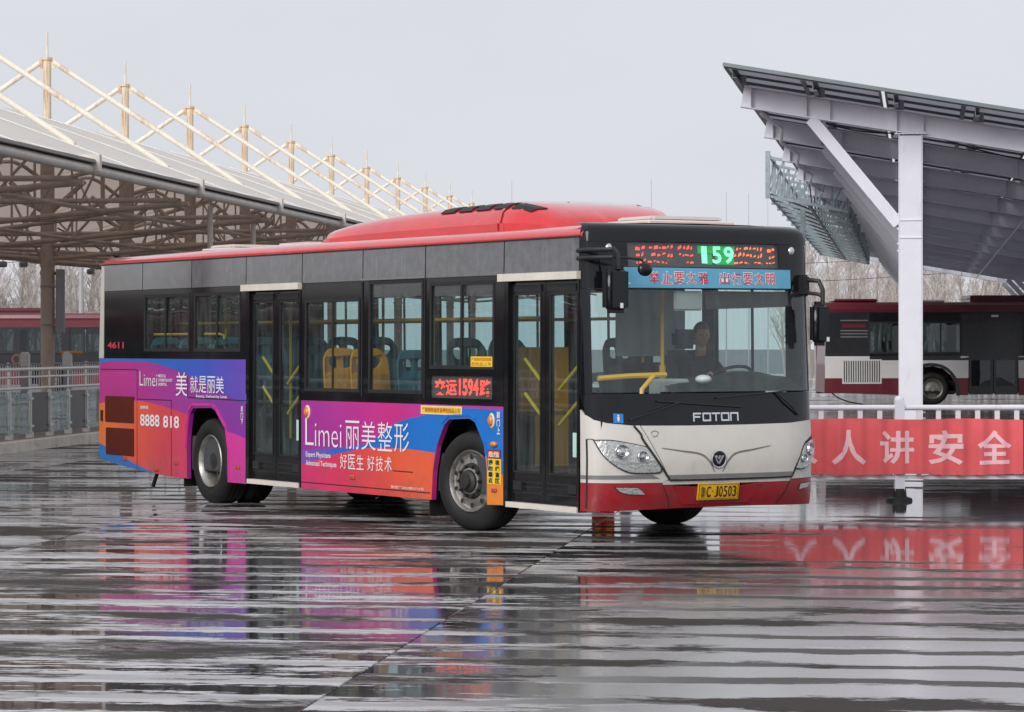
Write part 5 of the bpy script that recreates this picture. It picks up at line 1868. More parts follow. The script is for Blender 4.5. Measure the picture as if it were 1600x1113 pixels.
# round emblem
def efn(s, t):
    p = Vector(front(0.0, 0.735, 0.006))
    return p
em = MB()
pc = Vector(front(0, 0.735, 0.004))
nrm = (Vector(front(0, 0.735, 0.1)) - pc).normalized()
ta = Vector((0, 1, 0)); tb = nrm.cross(ta)
if tb.z < 0: tb = -tb
def edisc(r0, h0, r1, h1):
    N_ = 32
    vs_ = [pc + (ta * cos(2 * pi * i / N_) + tb * 0.98 * sin(2 * pi * i / N_)) * r + nrm * h for r, h in ((r0, h0), (r1, h1)) for i in range(N_)]
    return vs_, [(i, (i + 1) % N_, N_ + (i + 1) % N_, N_ + i) for i in range(N_)]
for a in ((0.083, 0.0, 0.083, 0.010), (0.083, 0.010, 0.078, 0.014), (0.078, 0.014, 0.071, 0.010)):
    em.add(*edisc(*a))
emb = em.build('emblem', 'chrome', bus, True)
N_ = 32
MB().add([pc + (ta * cos(2 * pi * i / N_) + tb * sin(2 * pi * i / N_)) * 0.072 + nrm * 0.009 for i in range(N_)], [tuple(range(N_))]).build('emblem_disc', 'black_gloss', emb)
def E2(a, b): return pc + ta * a + tb * b + nrm * 0.013
eb = MB()
for poly in ([(-0.052, 0.032), (-0.028, 0.032), (0.000, -0.046), (-0.010, -0.046), (-0.016, -0.034)],
             [(-0.018, 0.032), (0.008, 0.032), (0.016, 0.010), (0.007, -0.018)], [(0.018, 0.032), (0.052, 0.032), (0.016, -0.036), (0.008, -0.030), (0.030, 0.010)]):
    pass
for poly in ([(-0.055, 0.034), (-0.012, 0.034), (-0.028, 0.008), (-0.040, 0.008)], [(-0.040, 0.004), (-0.026, 0.004), (-0.004, -0.030), (-0.012, -0.045)],
             [(-0.004, 0.034), (0.020, 0.034), (0.000, -0.006), (-0.014, 0.010)], [(0.028, 0.034), (0.055, 0.034), (0.006, -0.046), (-0.004, -0.030)]):
    eb.add([E2(a, b) for a, b in poly], [(0, 1, 2, 3)])
eb.build('emblem_mark', 'chrome', emb)

# chrome word on the black panel: squared letters drawn as strokes
wd_ = MB()
def stroke(pts):
    for (a, b), (c_, d) in zip(pts, pts[1:]):
        dx, dz = c_ - a, d - b
        L_ = sqrt(dx * dx + dz * dz); h = 0.0075
        ux_, uz_ = dx / L_ * h, dz / L_ * h
        wd_.patch([(a - ux_ - uz_, b - uz_ + ux_), (a - ux_ + uz_, b - uz_ - ux_), (c_ + ux_ + uz_, d + uz_ - ux_), (c_ + ux_ - uz_, d + uz_ + ux_)], front, 0.008, 0.006)
zt, zb, zm_ = 1.148, 1.085, 1.118
cells = [-0.235, -0.132, -0.030, 0.072, 0.174]
cw = 0.078
y0 = cells[0]; stroke([(y0, zb), (y0, zt), (y0 + cw * 0.95, zt)]); stroke([(y0, zm_), (y0 + cw * 0.8, zm_)])
for y0 in (cells[1], cells[3]):
    stroke([(y0, zb), (y0, zt), (y0 + cw, zt), (y0 + cw, zb), (y0, zb)])
y0 = cells[2]; stroke([(y0, zt), (y0 + cw, zt)]); stroke([(y0 + cw / 2, zt), (y0 + cw / 2, zb)])
y0 = cells[4]; stroke([(y0, zb), (y0, zt), (y0 + cw, zt), (y0 + cw, zb)])
wd_.build('maker_lettering', 'chrome', bus)

# licence plate
pl_ = MB().patch([(-0.225, 0.378), (0.225, 0.378), (0.225, 0.520), (-0.225, 0.520)], front, 0.030, 0.012, 0, [(0, -0.1), (0, 0.1)]).build('licence_plate', 'plate_yellow', bus)
m = MB()
for r_ in rect_holes(-0.215, 0.215, 0.386, 0.512, [(-0.210, 0.210, 0.390, 0.508)]):
    m.patch([(r_[0], r_[2]), (r_[1], r_[2]), (r_[1], r_[3]), (r_[0], r_[3])], front, 0.031, 0)
m.build('plate_border', 'text_dark', pl_)
m = MB()
text_on(m, '鲁', front, -0.198, -0.148, 0.402, 0.496, 0.032, 0.0)
text_on(m, 'C', front, -0.135, -0.088, 0.402, 0.496, 0.032, 0.015)
text_on(m, '·', front, -0.074, -0.062, 0.443, 0.455, 0.032, 0.0)
for i, ch in enumerate('J0503'):
    y0 = -0.048 + i * 0.050
    text_on(m, ch, front, y0, y0 + 0.041, 0.402, 0.496, 0.032, 0.012)
m.build('plate_lettering', 'text_dark', pl_)

# slogan sticker on the windscreen
st = MB().patch([(-0.93, 2.282), (0.965, 2.29), (0.97, 2.462), (-0.94, 2.468)], front, 0.006, 0.0, 0, FCUT).build('slogan_sticker', 'sticker_blue', bus, True)
for off, bold, mt, nm in ((0.0075, 0.045, 'text_white', 'letter_outline'), (0.009, 0.004, 'text_red', 'lettering')):
    m = MB()
    for i, ch in enumerate('举止要文雅'):
        y0 = -0.63 + i * 0.133
        e = 0.006 if off < 0.008 else 0
        text_on(m, ch, front, y0 - e, y0 + 0.108 + e, 2.322 - e, 2.428 + e, off, bold)
    m.build(nm, mt, st)
    m = MB()
    for i, ch in enumerate('出行要文明'):
        y0 = 0.14 + i * 0.131
        e = 0.006 if off < 0.008 else 0
        text_on(m, ch, front, y0 - e, y0 + 0.106 + e, 2.322 - e, 2.428 + e, off, bold)
    m.build(nm, mt, st)
m = MB()
for k in range(3):
    pts = [(-0.91 + 0.03 * k + 0.10 * cos(t), 2.42 + 0.10 * sin(t)) for t in [pi * (0.95 + 0.09 * i) for i in range(8)]]
    pts = [(a, max(2.30, b)) for a, b in pts]
    for (a, b), (c_, d) in zip(pts, pts[1:]):
        m.patch([(a, b - 0.006), (c_, d - 0.006), (c_, d + 0.006), (a, b + 0.006)], front, 0.008, 0)
m.build('rainbow_mark', 'sticker_cream', st)
# blue access sticker
ib = MB().patch([(-1.045, 1.075), (-0.955, 1.07), (-0.955, 1.155), (-1.045, 1.16)], front, 0.004, 0).build('access_sticker', 'info_blue', bus)
m = MB()
m.patch([(-1.006, 1.088), (-0.994, 1.088), (-0.988, 1.125), (-1.012, 1.125)], front, 0.006, 0)
m.patch([(-1.008, 1.130), (-0.992, 1.130), (-0.992, 1.146), (-1.008, 1.146)], front, 0.006, 0)
m.build('access_symbol', 'text_white', ib)
# faint badge on hood
m = MB()
for pts in ([(-0.70, 0.985), (-0.66, 1.0), (-0.62, 0.985), (-0.64, 0.955), (-0.68, 0.945), (-0.70, 0.985)],):
    for (a, b), (c_, d) in zip(pts, pts[1:]):
        m.patch([(a, b - 0.004), (c_, d - 0.004), (c_, d + 0.004), (a, b + 0.004)], front, 0.006, 0)
m.build('faint_badge', 'grey_stripe', bus)

# wipers
def wiper(p, q, arm):
    m = MB()
    m.tube([front(*p, 0.015), front(p[0] + (q[0] - p[0]) * .5, p[1] + (q[1] - p[1]) * .5, 0.035), front(*q, 0.02)], 0.009, 6)
    a, b = arm
    m.tube([front(a[0] + (b[0] - a[0]) * t, a[1] + (b[1] - a[1]) * t, 0.018) for t in [i / 6 for i in range(7)]], 0.007, 6)
    m.build('wiper', 'black_matt', bus, True)
wiper((-0.90, 1.10), (-0.40, 1.245), ((-0.62, 1.262), (0.30, 1.20)))
wiper((0.98, 1.12), (0.70, 1.33), ((0.02, 1.285), (0.86, 1.345)))

# mirrors
m = MB()
for z in (2.545, 2.615):
    m.tube([(-0.20, -1.235, z), (0.02, -1.30, z), (0.14, -1.26, z), (0.26, -1.16, z + (0.0))], 0.020, 8)
m.tube([(0.26, -1.16, 2.63), (0.29, -1.13, 2.58), (0.295, -1.12, 2.50), (0.295, -1.12, 2.44)], 0.022, 8)
m.tube([(0.27, -1.15, 2.545), (0.30, -1.02, 2.54), (0.33, -0.90, 2.525), (0.34, -0.88, 2.49)], 0.012, 6)
ma = m.build('mirror_arm', 'black_matt', bus, True)
mm = MB().bevbox(0.20, 0.34, -1.265, -1.015, 2.05, 2.47, 0.05, 3)
mo = mm.build('wing_mirror', 'black_front', bus, True)
MB().box(0.341, 0.345, -1.135, -1.105, 2.095, 2.14).build('mirror_marker', 'white_plastic', mo)
MB().sphere((0.345, -0.875, 2.44), 0.045, 0.075, 0.062, 16, 10).build('round_mirror', 'black_gloss', ma, True)
m = MB()
m.tube([(-0.04, 1.14, 2.36), (0.08, 1.15, 2.37), (0.16, 1.19, 2.36), (0.19, 1.21, 2.28), (0.19, 1.21, 2.14)], 0.022, 8)
m.tube([(-0.04, 1.14, 2.26), (0.06, 1.15, 2.25), (0.15, 1.18, 2.24), (0.19, 1.21, 2.22)], 0.018, 8)
m.bevbox(-0.06, 0.06, 1.08, 1.17, 2.22, 2.42, 0.02, 2)
m.build('mirror_arm', 'black_matt', bus, True)
mo = MB().bevbox(0.12, 0.25, 1.075, 1.275, 1.76, 2.17, 0.05, 3).build('wing_mirror', 'black_front', bus, True)
MB().box(0.251, 0.255, 1.21, 1.24, 1.80, 1.84).build('mirror_marker', 'white_plastic', mo)

# small lamps and stickers on the right side
def side_lamp(x, z, rx, rz, mt='amber', ring=True):
    if ring:
        MB().sphere((x, -HW - 0.004, z), rx * 1.35, 0.016, rz * 1.35, 16, 8).build('lamp_base', 'amber_ring', bus, True)
    MB().sphere((x, -HW - 0.012, z), rx, 0.03, rz, 16, 8).build('side_lamp', mt, bus, True)
side_lamp(-5.46, 1.07, 0.045, 0.055); side_lamp(-1.68, 1.06, 0.04, 0.055); side_lamp(-1.63, 0.84, 0.055, 0.028, ring=False)
for x, z in ((-8.74, 0.42), (-9.30, 0.325), (-7.13, 0.43), (-4.45, 0.42), (-1.63, 0.41), (-10.2, 0.42)):
    MB().bevbox(x - 0.045, x + 0.045, -HW - 0.018, -HW - 0.003, z - 0.02, z + 0.02, 0.006, 1).build('side_reflector', 'reflector', bus)
def sticker(x0, x1, z0, z1, mt, off=0.006, nm='sticker'):
    return MB().patch([(x0, z0), (x1, z0), (x1, z1), (x0, z1)], sideR, off, 0).build(nm, mt, bus)
def words(parent, mt, items, nm='lettering'):
    m = MB()
    for it in items:
        text_on(m, it[0], sideR, it[1], it[2], it[3], it[4], it[5] if len(it) > 5 else 0.008, it[6] if len(it) > 6 else 0.0)
    return m.build(nm, mt, parent)
s_ = sticker(-3.03, -2.23, 1.098, 1.182, 'sticker_cream'); MB().patch([(-3.01, 1.108), (-2.25, 1.108), (-2.25, 1.172), (-3.01, 1.172)], sideR, 0.007, 0).build('sticker_field', 'sticker_yellow', s_)
words(s_, 'text_orange', [('严禁携带易燃易爆危险品上车', -3.0, -2.26, 1.117, 1.163, 0.009, 0.02)])
s_ = sticker(-2.07, -1.67, 1.565, 1.662, 'sticker_yellow')
words(s_, 'text_orange', [('严禁携带易燃易爆', -2.055, -1.685, 1.618, 1.652), ('危险品上车', -2.055, -1.685, 1.574, 1.608)])
s_ = sticker(-1.755, -1.515, 0.705, 0.785, 'text_dark'); MB().patch([(-1.745, 0.712), (-1.525, 0.712), (-1.525, 0.778), (-1.745, 0.778)], sideR, 0.007, 0).build('sticker_field', 'sticker_red', s_)
words(s_, 'sticker_cream', [('危险', -1.735, -1.535, 0.718, 0.772, 0.009, 0.03)])
s_ = sticker(-1.755, -1.505, 0.465, 0.704, 'sticker_yellow')
words(s_, 'text_dark', [(ch, -1.735, -1.655, 0.645 - i * 0.057, 0.694 - i * 0.057, 0.009, 0.03) for i, ch in enumerate('请勿靠近')] + [(ch, -1.61, -1.53, 0.645 - i * 0.057, 0.694 - i * 0.057, 0.009, 0.03) for i, ch in enumerate('视线盲区')])
words(bus, 'text_white', [(ch, -1.58, -1.52, 1.085 - i * 0.075, 1.15 - i * 0.075, 0.008, 0.03) for i, ch in enumerate('前门上')], 'door_lettering')
words(bus, 'text_white', [(ch, -7.05, -6.99, 1.045 - i * 0.07, 1.105 - i * 0.07, 0.008, 0.03) for i, ch in enumerate('后门下')], 'door_lettering')
words(bus, 'text_red', [('4611', -10.72, -10.23, 1.735, 1.815, 0.008, 0.03)], 'fleet_number')
# advert lettering
words(bus, 'text_white', [('L', -5.50, -5.31, 0.725, 1.005, 0.008, -0.012), ('imei', -5.28, -4.69, 0.715, 0.955, 0.008, -0.012)], 'advert_name')
words(bus, 'text_white', [(ch, -4.60 + i * 0.345, -4.30 + i * 0.345, 0.71, 1.0, 0.008, -0.004) for i, ch in enumerate('丽美整形')], 'advert_characters')
words(bus, 'text_white', [('Expert Physicians', -5.49, -4.93, 0.585, 0.655, 0.008, 0.012), ('Advanced Techniques', -5.49, -4.80, 0.495, 0.565, 0.008, 0.012)], 'advert_small_print')
words(bus, 'text_white', [(ch, -4.72 + i * 0.18, -4.57 + i * 0.18, 0.505, 0.655, 0.008) for i, ch in enumerate('好医生')], 'advert_slogan')
words(bus, 'text_white', [(ch, -4.13 + i * 0.18, -3.98 + i * 0.18, 0.505, 0.655, 0.008) for i, ch in enumerate('好技术')], 'advert_slogan')
words(bus, 'text_white', [('鲁医广2023第0719号', -3.64, -2.97, 0.345, 0.375, 0.008)], 'advert_small_print')
words(bus, 'text_white', [('L', -9.765, -9.66, 1.30, 1.465, 0.008, -0.01), ('imei', -9.64, -9.27, 1.295, 1.43, 0.008, -0.008)], 'advert_name')
words(bus, 'text_white', [('MEDICAL', -9.24, -9.02, 1.40, 1.435, 0.008, 0.02), ('COSMETOLOGY', -9.24, -8.84, 1.352, 1.386, 0.008, 0.02), ('HOSPITAL', -9.24, -8.99, 1.302, 1.337, 0.008, 0.02)], 'advert_small_print')
words(bus, 'text_white', [('美', -8.75, -8.44, 1.19, 1.465, 0.008)], 'advert_characters')
words(bus, 'text_white', [(ch, -8.36 + i * 0.225, -8.155 + i * 0.225, 1.235, 1.425, 0.008) for i, ch in enumerate('就是丽美')], 'advert_characters')
words(bus, 'text_white', [('Beauty, Defined by Limei', -8.2, -7.40, 1.175, 1.215, 0.008, 0.015)], 'advert_small_print')
words(bus, 'text_white', [('咨询热线', -9.75, -9.52, 1.025, 1.065, 0.008, 0.02)], 'advert_small_print')
words(bus, 'text_white', [('8888', -9.75, -9.20, 0.825, 0.965, 0.008, 0.02), ('818', -9.10, -8.66, 0.82, 0.96, 0.008, 0.02)], 'advert_phone_number')

# ---- underbody
MB().box(-10.7, -8.6, -1.15, 1.15, 0.42, 0.50).box(-7.2, -3.0, -1.17, 1.17, 0.26, 0.355).box(-1.7, -0.25, -1.16, 1.16, 0.30, 0.355).build('chassis_floor', 'chassis', bus)
for x0, x1 in ((-8.62, -7.22), (-2.98, -1.68)):
    MB().box(x0, x1, -0.78, 0.78, 0.30, 0.62).box(x0, x1, -1.19, 1.19, 1.10, 1.14).box(x0, x0 + 0.03, -1.19, -0.78, 0.26, 1.10).box(x1 - 0.03, x1, -1.19, -0.78, 0.3, 1.10).box(x0, x0 + 0.03, 0.78, 1.19, 0.3, 1.10).box(x1 - 0.03, x1, 0.78, 1.19, 0.3, 1.10).box(x0, x1, -0.80, -0.781, 0.62, 1.10).box(x0, x1, 0.781, 0.80, 0.62, 1.10).build('wheel_housing', 'chassis', bus)
MB().box(-2.93, -2.91, -1.22, -0.95, 0.10, 0.55).build('mud_flap', 'rubber', bus)
MB().box(-8.62, -8.60, -1.22, -0.75, 0.16, 0.55).build('mud_flap', 'rubber', bus)
MB().tube([(-9.55, -1.12, 0.30), (-9.57, -1.14, 0.22), (-9.62, -1.15, 0.12)], 0.025, 6).build('drain_hose', 'rubber', bus)

# ---- wheels
def wheel(x, s, yout, steer, rear):
    """s=-1 right side. local frame: outer face towards -y before mirroring"""
    R_ = 0.478
    wdt = 0.27
    wh_m = MB()
    if rear:
        wh_m.lathe([(0.0, 0.299), (-0.012, 0.29), (0.01, 0.275), (0.03, 0.262), (0.10, 0.245), (0.155, 0.235), (0.165, 0.20), (0.155, 0.12), (0.145, 0.10), (0.06, 0.095), (0.05, 0.07), (0.05, 0.0)], 40)
    else:
        wh_m.lathe([(0.0, 0.300), (-0.012, 0.292), (0.004, 0.278), (0.03, 0.268), (0.036, 0.250), (0.018, 0.215), (0.012, 0.175), (0.022, 0.165), (0.022, 0.14), (-0.02, 0.125), (-0.03, 0.085), (-0.055, 0.075), (-0.06, 0.04), (-0.06, 0.0)], 40)
    wo_ = wh_m.build('wheel', 'steel_rim', bus, True)
    ty = MB()
    pr_ = [(0.012, 0.296), (-0.006, 0.305), (-0.020, 0.33), (-0.028, 0.37), (-0.022, 0.42), (-0.002, 0.455), (0.018, 0.470), (0.05, R_), (0.075, R_), (0.078, R_ - 0.012), (0.09, R_ - 0.012), (0.093, R_), (0.13, R_), (0.133, R_ - 0.012), (0.145, R_ - 0.012), (0.148, R_), (0.19, R_), (0.193, R_ - 0.012), (0.205, R_ - 0.012), (0.208, R_), (0.235, R_), (0.26, 0.470), (0.28, 0.45), (0.29, 0.38), (0.28, 0.30)]
    ty.lathe(pr_, 56)
    if rear:
        ty.lathe([(a + 0.33, r) for a, r in pr_], 56)
    ty.build('tyre', 'rubber', wo_, True)
    hb = MB()
    if rear:
        hb.lathe([(0.16, 0.21), (0.10, 0.10), (0.03, 0.09), (0.02, 0.0)], 20)
        hb.lathe([(0.17, 0.24), (0.16, 0.0)], 20)
    else:
        hb.lathe([(0.006, 0.170), (-0.006, 0.165), (-0.008, 0.115), (-0.045, 0.105), (-0.060, 0.07), (-0.085, 0.06), (-0.088, 0.0)], 24)
    for i in range(10):
        t_ = 2 * pi * (i + 0.5) / 10
        rr = 0.145
        base = 0.15 if rear else -0.006
        hb.cyl((rr * cos(t_), base, rr * sin(t_)), (rr * cos(t_), base - 0.035, rr * sin(t_)), 0.017, 0.014, 6)
    hb.build('hub', 'hub_dark', wo_, True)
    if not rear:
        hv = MB()
        for i in range(10):
            t_ = 2 * pi * i / 10
            cx_, cz_ = 0.233 * cos(t_), 0.233 * sin(t_)
            hv.add([(cx_ + 0.021 * cos(t_ + pi / 2) * cos(q) + 0.026 * cos(t_) * sin(q), 0.010, cz_ + 0.021 * sin(t_ + pi / 2) * cos(q) + 0.026 * sin(t_) * sin(q)) for q in [2 * pi * k / 12 for k in range(12)]], [tuple(range(12))])
        hv.build_parts('vent_hole', 'black_matt', wo_)
    wo_.location = (x, s * yout, R_ - 0.006)
    wo_.rotation_euler = (0, 0.3, steer + (0 if s < 0 else pi))
    return wo_


wheel(-7.91, -1, 1.215, 0, True)
wheel(-7.91, 1, 1.215, 0, True)
wheel(-2.16, -1, 1.20, radians(12), False)
wheel(-2.16, 1, 1.20, radians(12), False)

# ---- interior
MB().box(-10.8, -0.3, -1.18, 1.18, 0.357, 0.365).box(-10.8, -7.0, -1.18, 1.18, 0.37, 0.74).build('cabin_floor', 'inner_floor', bus)
MB().box(-10.8, -0.35, -1.12, 1.12, 2.50, 2.53).build('cabin_ceiling', 'inner_grey', bus)
for s in (-1, 1):
    MB().beam((-10.8, s * 1.05, 2.44), (-0.5, s * 1.05, 2.44), 0.05, 0.16).build('ceiling_duct', 'inner_grey', bus)
for s in (-1, 1):
    MB().cyl((-10.5, s * 0.62, 2.03), (-1.6, s * 0.62, 2.03), 0.016, n=8).build('hand_rail', 'yellow_bar', bus, True)
for x, y in ((-9.0, -0.5), (-9.0, 0.5), (-7.1, -0.62), (-7.1, 0.55), (-5.4, -0.62), (-5.4, 0.6), (-3.9, -0.62), (-3.7, 0.6), (-1.8, -0.62), (-1.75, 0.5)):
    MB().cyl((x, y, 0.36), (x, y, 2.5), 0.017, n=8).build('grab_pole', 'yellow_bar', bus, True)
for x, y in ((-9.05, -1.12), (-7.68, -1.12)):
    pass
MB().tube([(-9.6, -1.14, 1.90), (-8.5, -1.14, 1.90)], 0.014, 6).build('window_bar', 'yellow_bar', bus)
MB().tube([(-8.22, -1.14, 1.90), (-7.85, -1.14, 1.90), (-7.72, -1.14, 1.885), (-7.70, -1.14, 1.84)], 0.014, 6).build('window_bar', 'yellow_bar', bus)


def seat_mesh():
    back = []
    W_, H_ = 0.215, 0.66
    out = [(-0.19, 0.0), (0.19, 0.0), (W_, 0.15), (W_, 0.50), (0.185, 0.60), (0.11, H_), (-0.11, H_), (-0.185, 0.60), (-W_, 0.50), (-W_, 0.15)]
    out = smooth_curve(out + [out[0]], 3)[:-1]
    h1 = [(0.03, 0.46), (0.10, 0.46), (0.15, 0.52), (0.14, 0.57), (0.06, 0.585), (0.03, 0.55)]
    h1 = smooth_curve(h1 + [h1[0]], 3)[:-1]
    h2 = [(-a, b) for a, b in h1][::-1]
    vs, fs = curve_shape([out, h1, h2], 0.012, 0.006)
    m = MB()
    # plate lies in (y, height); lean back
    m.add([(-0.20 - 0.22 * b * 0.55 - c_ + 0.10 * (a / 0.22) ** 2 * 0.5, a, 0.45 + b) for a, b, c_ in vs], fs)
    m.bevbox(-0.24, 0.20, -0.21, 0.21, 0.39, 0.455, 0.025, 2)
    leg = MB().box(-0.16, 0.12, -0.03, 0.03, 0.0, 0.385).box(-0.18, 0.16, -0.16, 0.16, 0.0, 0.02)
    return m, leg


sm_, lg_ = seat_mesh()
seat_o = {}
for nm in ('blue_seat', 'orange_seat', 'dark_seat'):
    me = bpy.data.meshes.new('seat'); me.from_pydata(sm_.v, [], sm_.f); me.materials.append(M[nm]); seat_o[nm] = me
lgm = bpy.data.meshes.new('seat_leg'); lgm.from_pydata(lg_.v, [], lg_.f); lgm.materials.append(M['black_matt'])


def seat(x, y, z, kind, rz=0.0):
    o = bpy.data.objects.new('seat', seat_o[kind]); COL.objects.link(o); o.parent = bus
    o.location = (x, y, z); o.rotation_euler = (0, 0, rz)
    l = bpy.data.objects.new('seat_leg', lgm); COL.objects.link(l); l.parent = o


for x in (-10.2, -9.4, -8.6, -7.7):
    for y in (-0.96, -0.5, 0.5, 0.96):
        seat(x, y, 0.745, 'blue_seat')
for x in (-6.4, -5.6, -3.6, -2.9):
    seat(x, 0.95, 0.37, 'blue_seat'); seat(x, 0.50, 0.37, 'blue_seat')
for x in (-5.1, -4.5):
    seat(x, -0.92, 0.62, 'orange_seat')
MB().box(-5.4, -4.2, -1.17, -0.70, 0.37, 0.615).build_parts('seat_plinth', 'inner_floor', bus)
seat(-3.5, -0.92, 0.60, 'blue_seat'); seat(-2.5, -0.92, 0.72, 'dark_seat'); seat(-2.5, -0.45, 0.72, 'dark_seat'); seat(-2.6, 0.95, 0.72, 'dark_seat')
MB().box(-2.9, -1.75, -1.17, -0.25, 0.37, 0.715).box(-2.9, -1.75, 0.25, 1.17, 0.37, 0.715).build_parts('seat_plinth', 'inner_floor', bus)
# teal partition panel by the rear door and orange modesty panel at the front door
M['teal_panel'] = mat('teal_panel', srgb(70, 120, 130), 0.4)
MB().box(-4.15, -4.11, -1.12, -0.45, 0.7, 1.25).build('partition_panel', 'teal_panel', bus)
MB().box(-1.72, -1.68, -1.10, -0.40, 0.55, 1.75).build('partition_panel', 'orange_panel' if 'orange_panel' in M else 'orange_seat', bus)
MB().box(-1.75, -1.71, 0.25, 1.14, 0.72, 1.60).build('partition_panel', 'dash', bus)
# tall grey screen behind the driver
MB().box(-1.70, -1.68, 0.15, 0.95, 1.66, 2.42).build('driver_screen', 'inner_grey', bus)
M['orange_panel'] = M['orange_seat']
# yellow rail by the front window, fare box
MB().tube([(-0.05, -1.12, 1.47), (-0.02, -0.80, 1.49), (0.0, -0.42, 1.50)], 0.025, 8).tube([(0.0, -0.55, 1.49), (0.02, -0.62, 1.44), (0.03, -0.70, 1.37), (0.03, -0.71, 1.2)], 0.022, 8).build('entry_rail', 'yellow_bar', bus, True)
MB().bevbox(-0.35, -0.10, -0.38, -0.08, 0.37, 1.46, 0.02, 1).build('fare_box', 'inner_grey', bus)
MB().cyl((-0.6, -0.05, 0.4), (-0.6, -0.05, 1.35), 0.022, n=8).cyl((-0.6, -0.05, 1.42), (-0.6, -0.05, 1.58), 0.03, n=8).cyl((-0.6, -0.05, 1.35), (-0.6, -0.05, 2.5), 0.018, n=8).build('grab_pole', 'yellow_bar', bus, True)
# dashboard
def dash_fn(a, b):
    y = -0.45 + a * 1.60
    x0 = FX(y, 1.36) - 0.03
    x = x0 - b * (0.62 if y > 0 else 0.62 * max(0.25, (y + 0.45) / 0.45))
    z = 1.345 + 0.13 * sin(min(1, b * 1.6) * pi / 2) * (0.4 + 0.6 * min(1, max(0, (y + 0.4) / 0.6))) + (0.05 * math.exp(-((y - 0.72) / 0.22) ** 2) if b > 0.4 else 0)
    return (x, y, z)
m = MB().grid(dash_fn, 20, 8)
m.grid(lambda a, b: (lambda q: (q[0], q[1], 1.345 - 0.0 if b < 0.01 else q[2] - (q[2] - 0.8) * b))(dash_fn(a, 1.0)), 20, 3)
m.build('dashboard', 'dash', bus, True)
MB().box(-0.30, 0.05, -1.15, -0.46, 0.36, 1.20).build('front_ledge', 'dash', bus)
# steering wheel
sw = MB()
cw_ = Vector((-0.62, 0.70, 1.46))
ax1 = Vector((0, 1, 0)); ax2 = Vector((0.86, 0, 0.50)).normalized()
ax2 = Vector((cos(radians(28)), 0, sin(radians(28))))
sw.tube([cw_ + (ax1 * cos(t) + ax2 * sin(t)) * 0.23 for t in [2 * pi * i / 28 for i in range(29)]], 0.016, 8)
for t in (0.3, pi - 0.3, -pi / 2):
    sw.cyl(cw_ + (ax1 * cos(t) + ax2 * sin(t)) * 0.22, cw_, 0.014, n=6)
sw.cyl(cw_, cw_ + Vector((0.12, 0, -0.35)), 0.04, n=10)
sw.build('steering_wheel', 'black_matt', bus, True)
# sun blind, inner mirror and curtain
MB().patch([(0.02, 2.10), (1.08, 2.13), (1.08, 2.268), (0.02, 2.268)], front, -0.07, 0.006, 0, FCUT).build('sun_blind', 'blind', bus)
MB().bevbox(-0.02, 0.02, -0.33, -0.02, 2.08, 2.26, 0.015, 2).build('inner_mirror', 'inner_grey', bus)
def cur(a, b):
    y = -0.62 + 0.62 * a
    z = 2.24 - (0.86 + 0.0) * b
    sag = 0.45 * b * b
    return (-0.22 - 0.10 * a + 0.02 * sin(a * 30) * (0.3 + b), y - 0.25 * (1 - a) * (1 - b) + 0.55 * b * b * a, z + 0.20 * b * (1 - a))
# printed sheet hanging behind glass on the cab screen
# ---- driver's seat
MB().bevbox(-1.45, -1.30, 0.50, 0.98, 0.95, 1.72, 0.05, 2).bevbox(-1.40, -0.92, 0.48, 1.0, 0.82, 0.96, 0.04, 2).bevbox(-1.44, -1.34, 0.60, 0.88, 1.73, 1.92, 0.04, 2).build_parts('driver_seat', 'dark_seat', bus, True)
MB().box(-1.4, -1.0, 0.55, 0.92, 0.36, 0.81).build('seat_plinth', 'black_matt', bus)

# ---- driver
drv = empty('person', BUS_P, TH - radians(58.82))
tag(drv, 'person in dark jacket sitting behind the steering wheel of the bus', 'person')
hx, hy, hz = -1.10, 0.74, 1.86


def arm_chain(s):
    sh = Vector((-1.16, 0.74 + s * 0.19, 1.58)); el = Vector((-0.98, 0.74 + s * 0.27, 1.36)); wr = Vector((-0.76, 0.72 + s * 0.20, 1.47))
    return sh, el, wr


V = [(-1.18, hy, 0.99), (-1.19, hy, 1.15), (-1.20, hy, 1.35), (-1.19, hy, 1.54), (-1.165, hy, 1.66), (-1.15, hy, 1.72)]
E_ = [(0, 1), (1, 2), (2, 3), (3, 4), (4, 5)]
Rr = [(0.17, 0.12), (0.16, 0.11), (0.18, 0.115), (0.17, 0.10), (0.07, 0.065), (0.055, 0.055)]
for s in (-1, 1):
    sh, el, wr = arm_chain(s)
    b = len(V)
    V += [tuple(sh), tuple(el), tuple(wr)]
    E_ += [(3, b), (b, b + 1), (b + 1, b + 2)]
    Rr += [0.072, 0.055, 0.042]
for s in (-1, 1):
    b = len(V)
    V += [(-1.10, hy + s * 0.10, 0.99), (-0.72, hy + s * 0.13, 1.0), (-0.62, hy + s * 0.12, 0.55)]
    E_ += [(0, b), (b, b + 1), (b + 1, b + 2)]
    Rr += [0.095, 0.075, 0.05]
body = link('clothed_body', skin_mesh('body', V, E_, Rr, 2), 'jacket', drv, 'all')
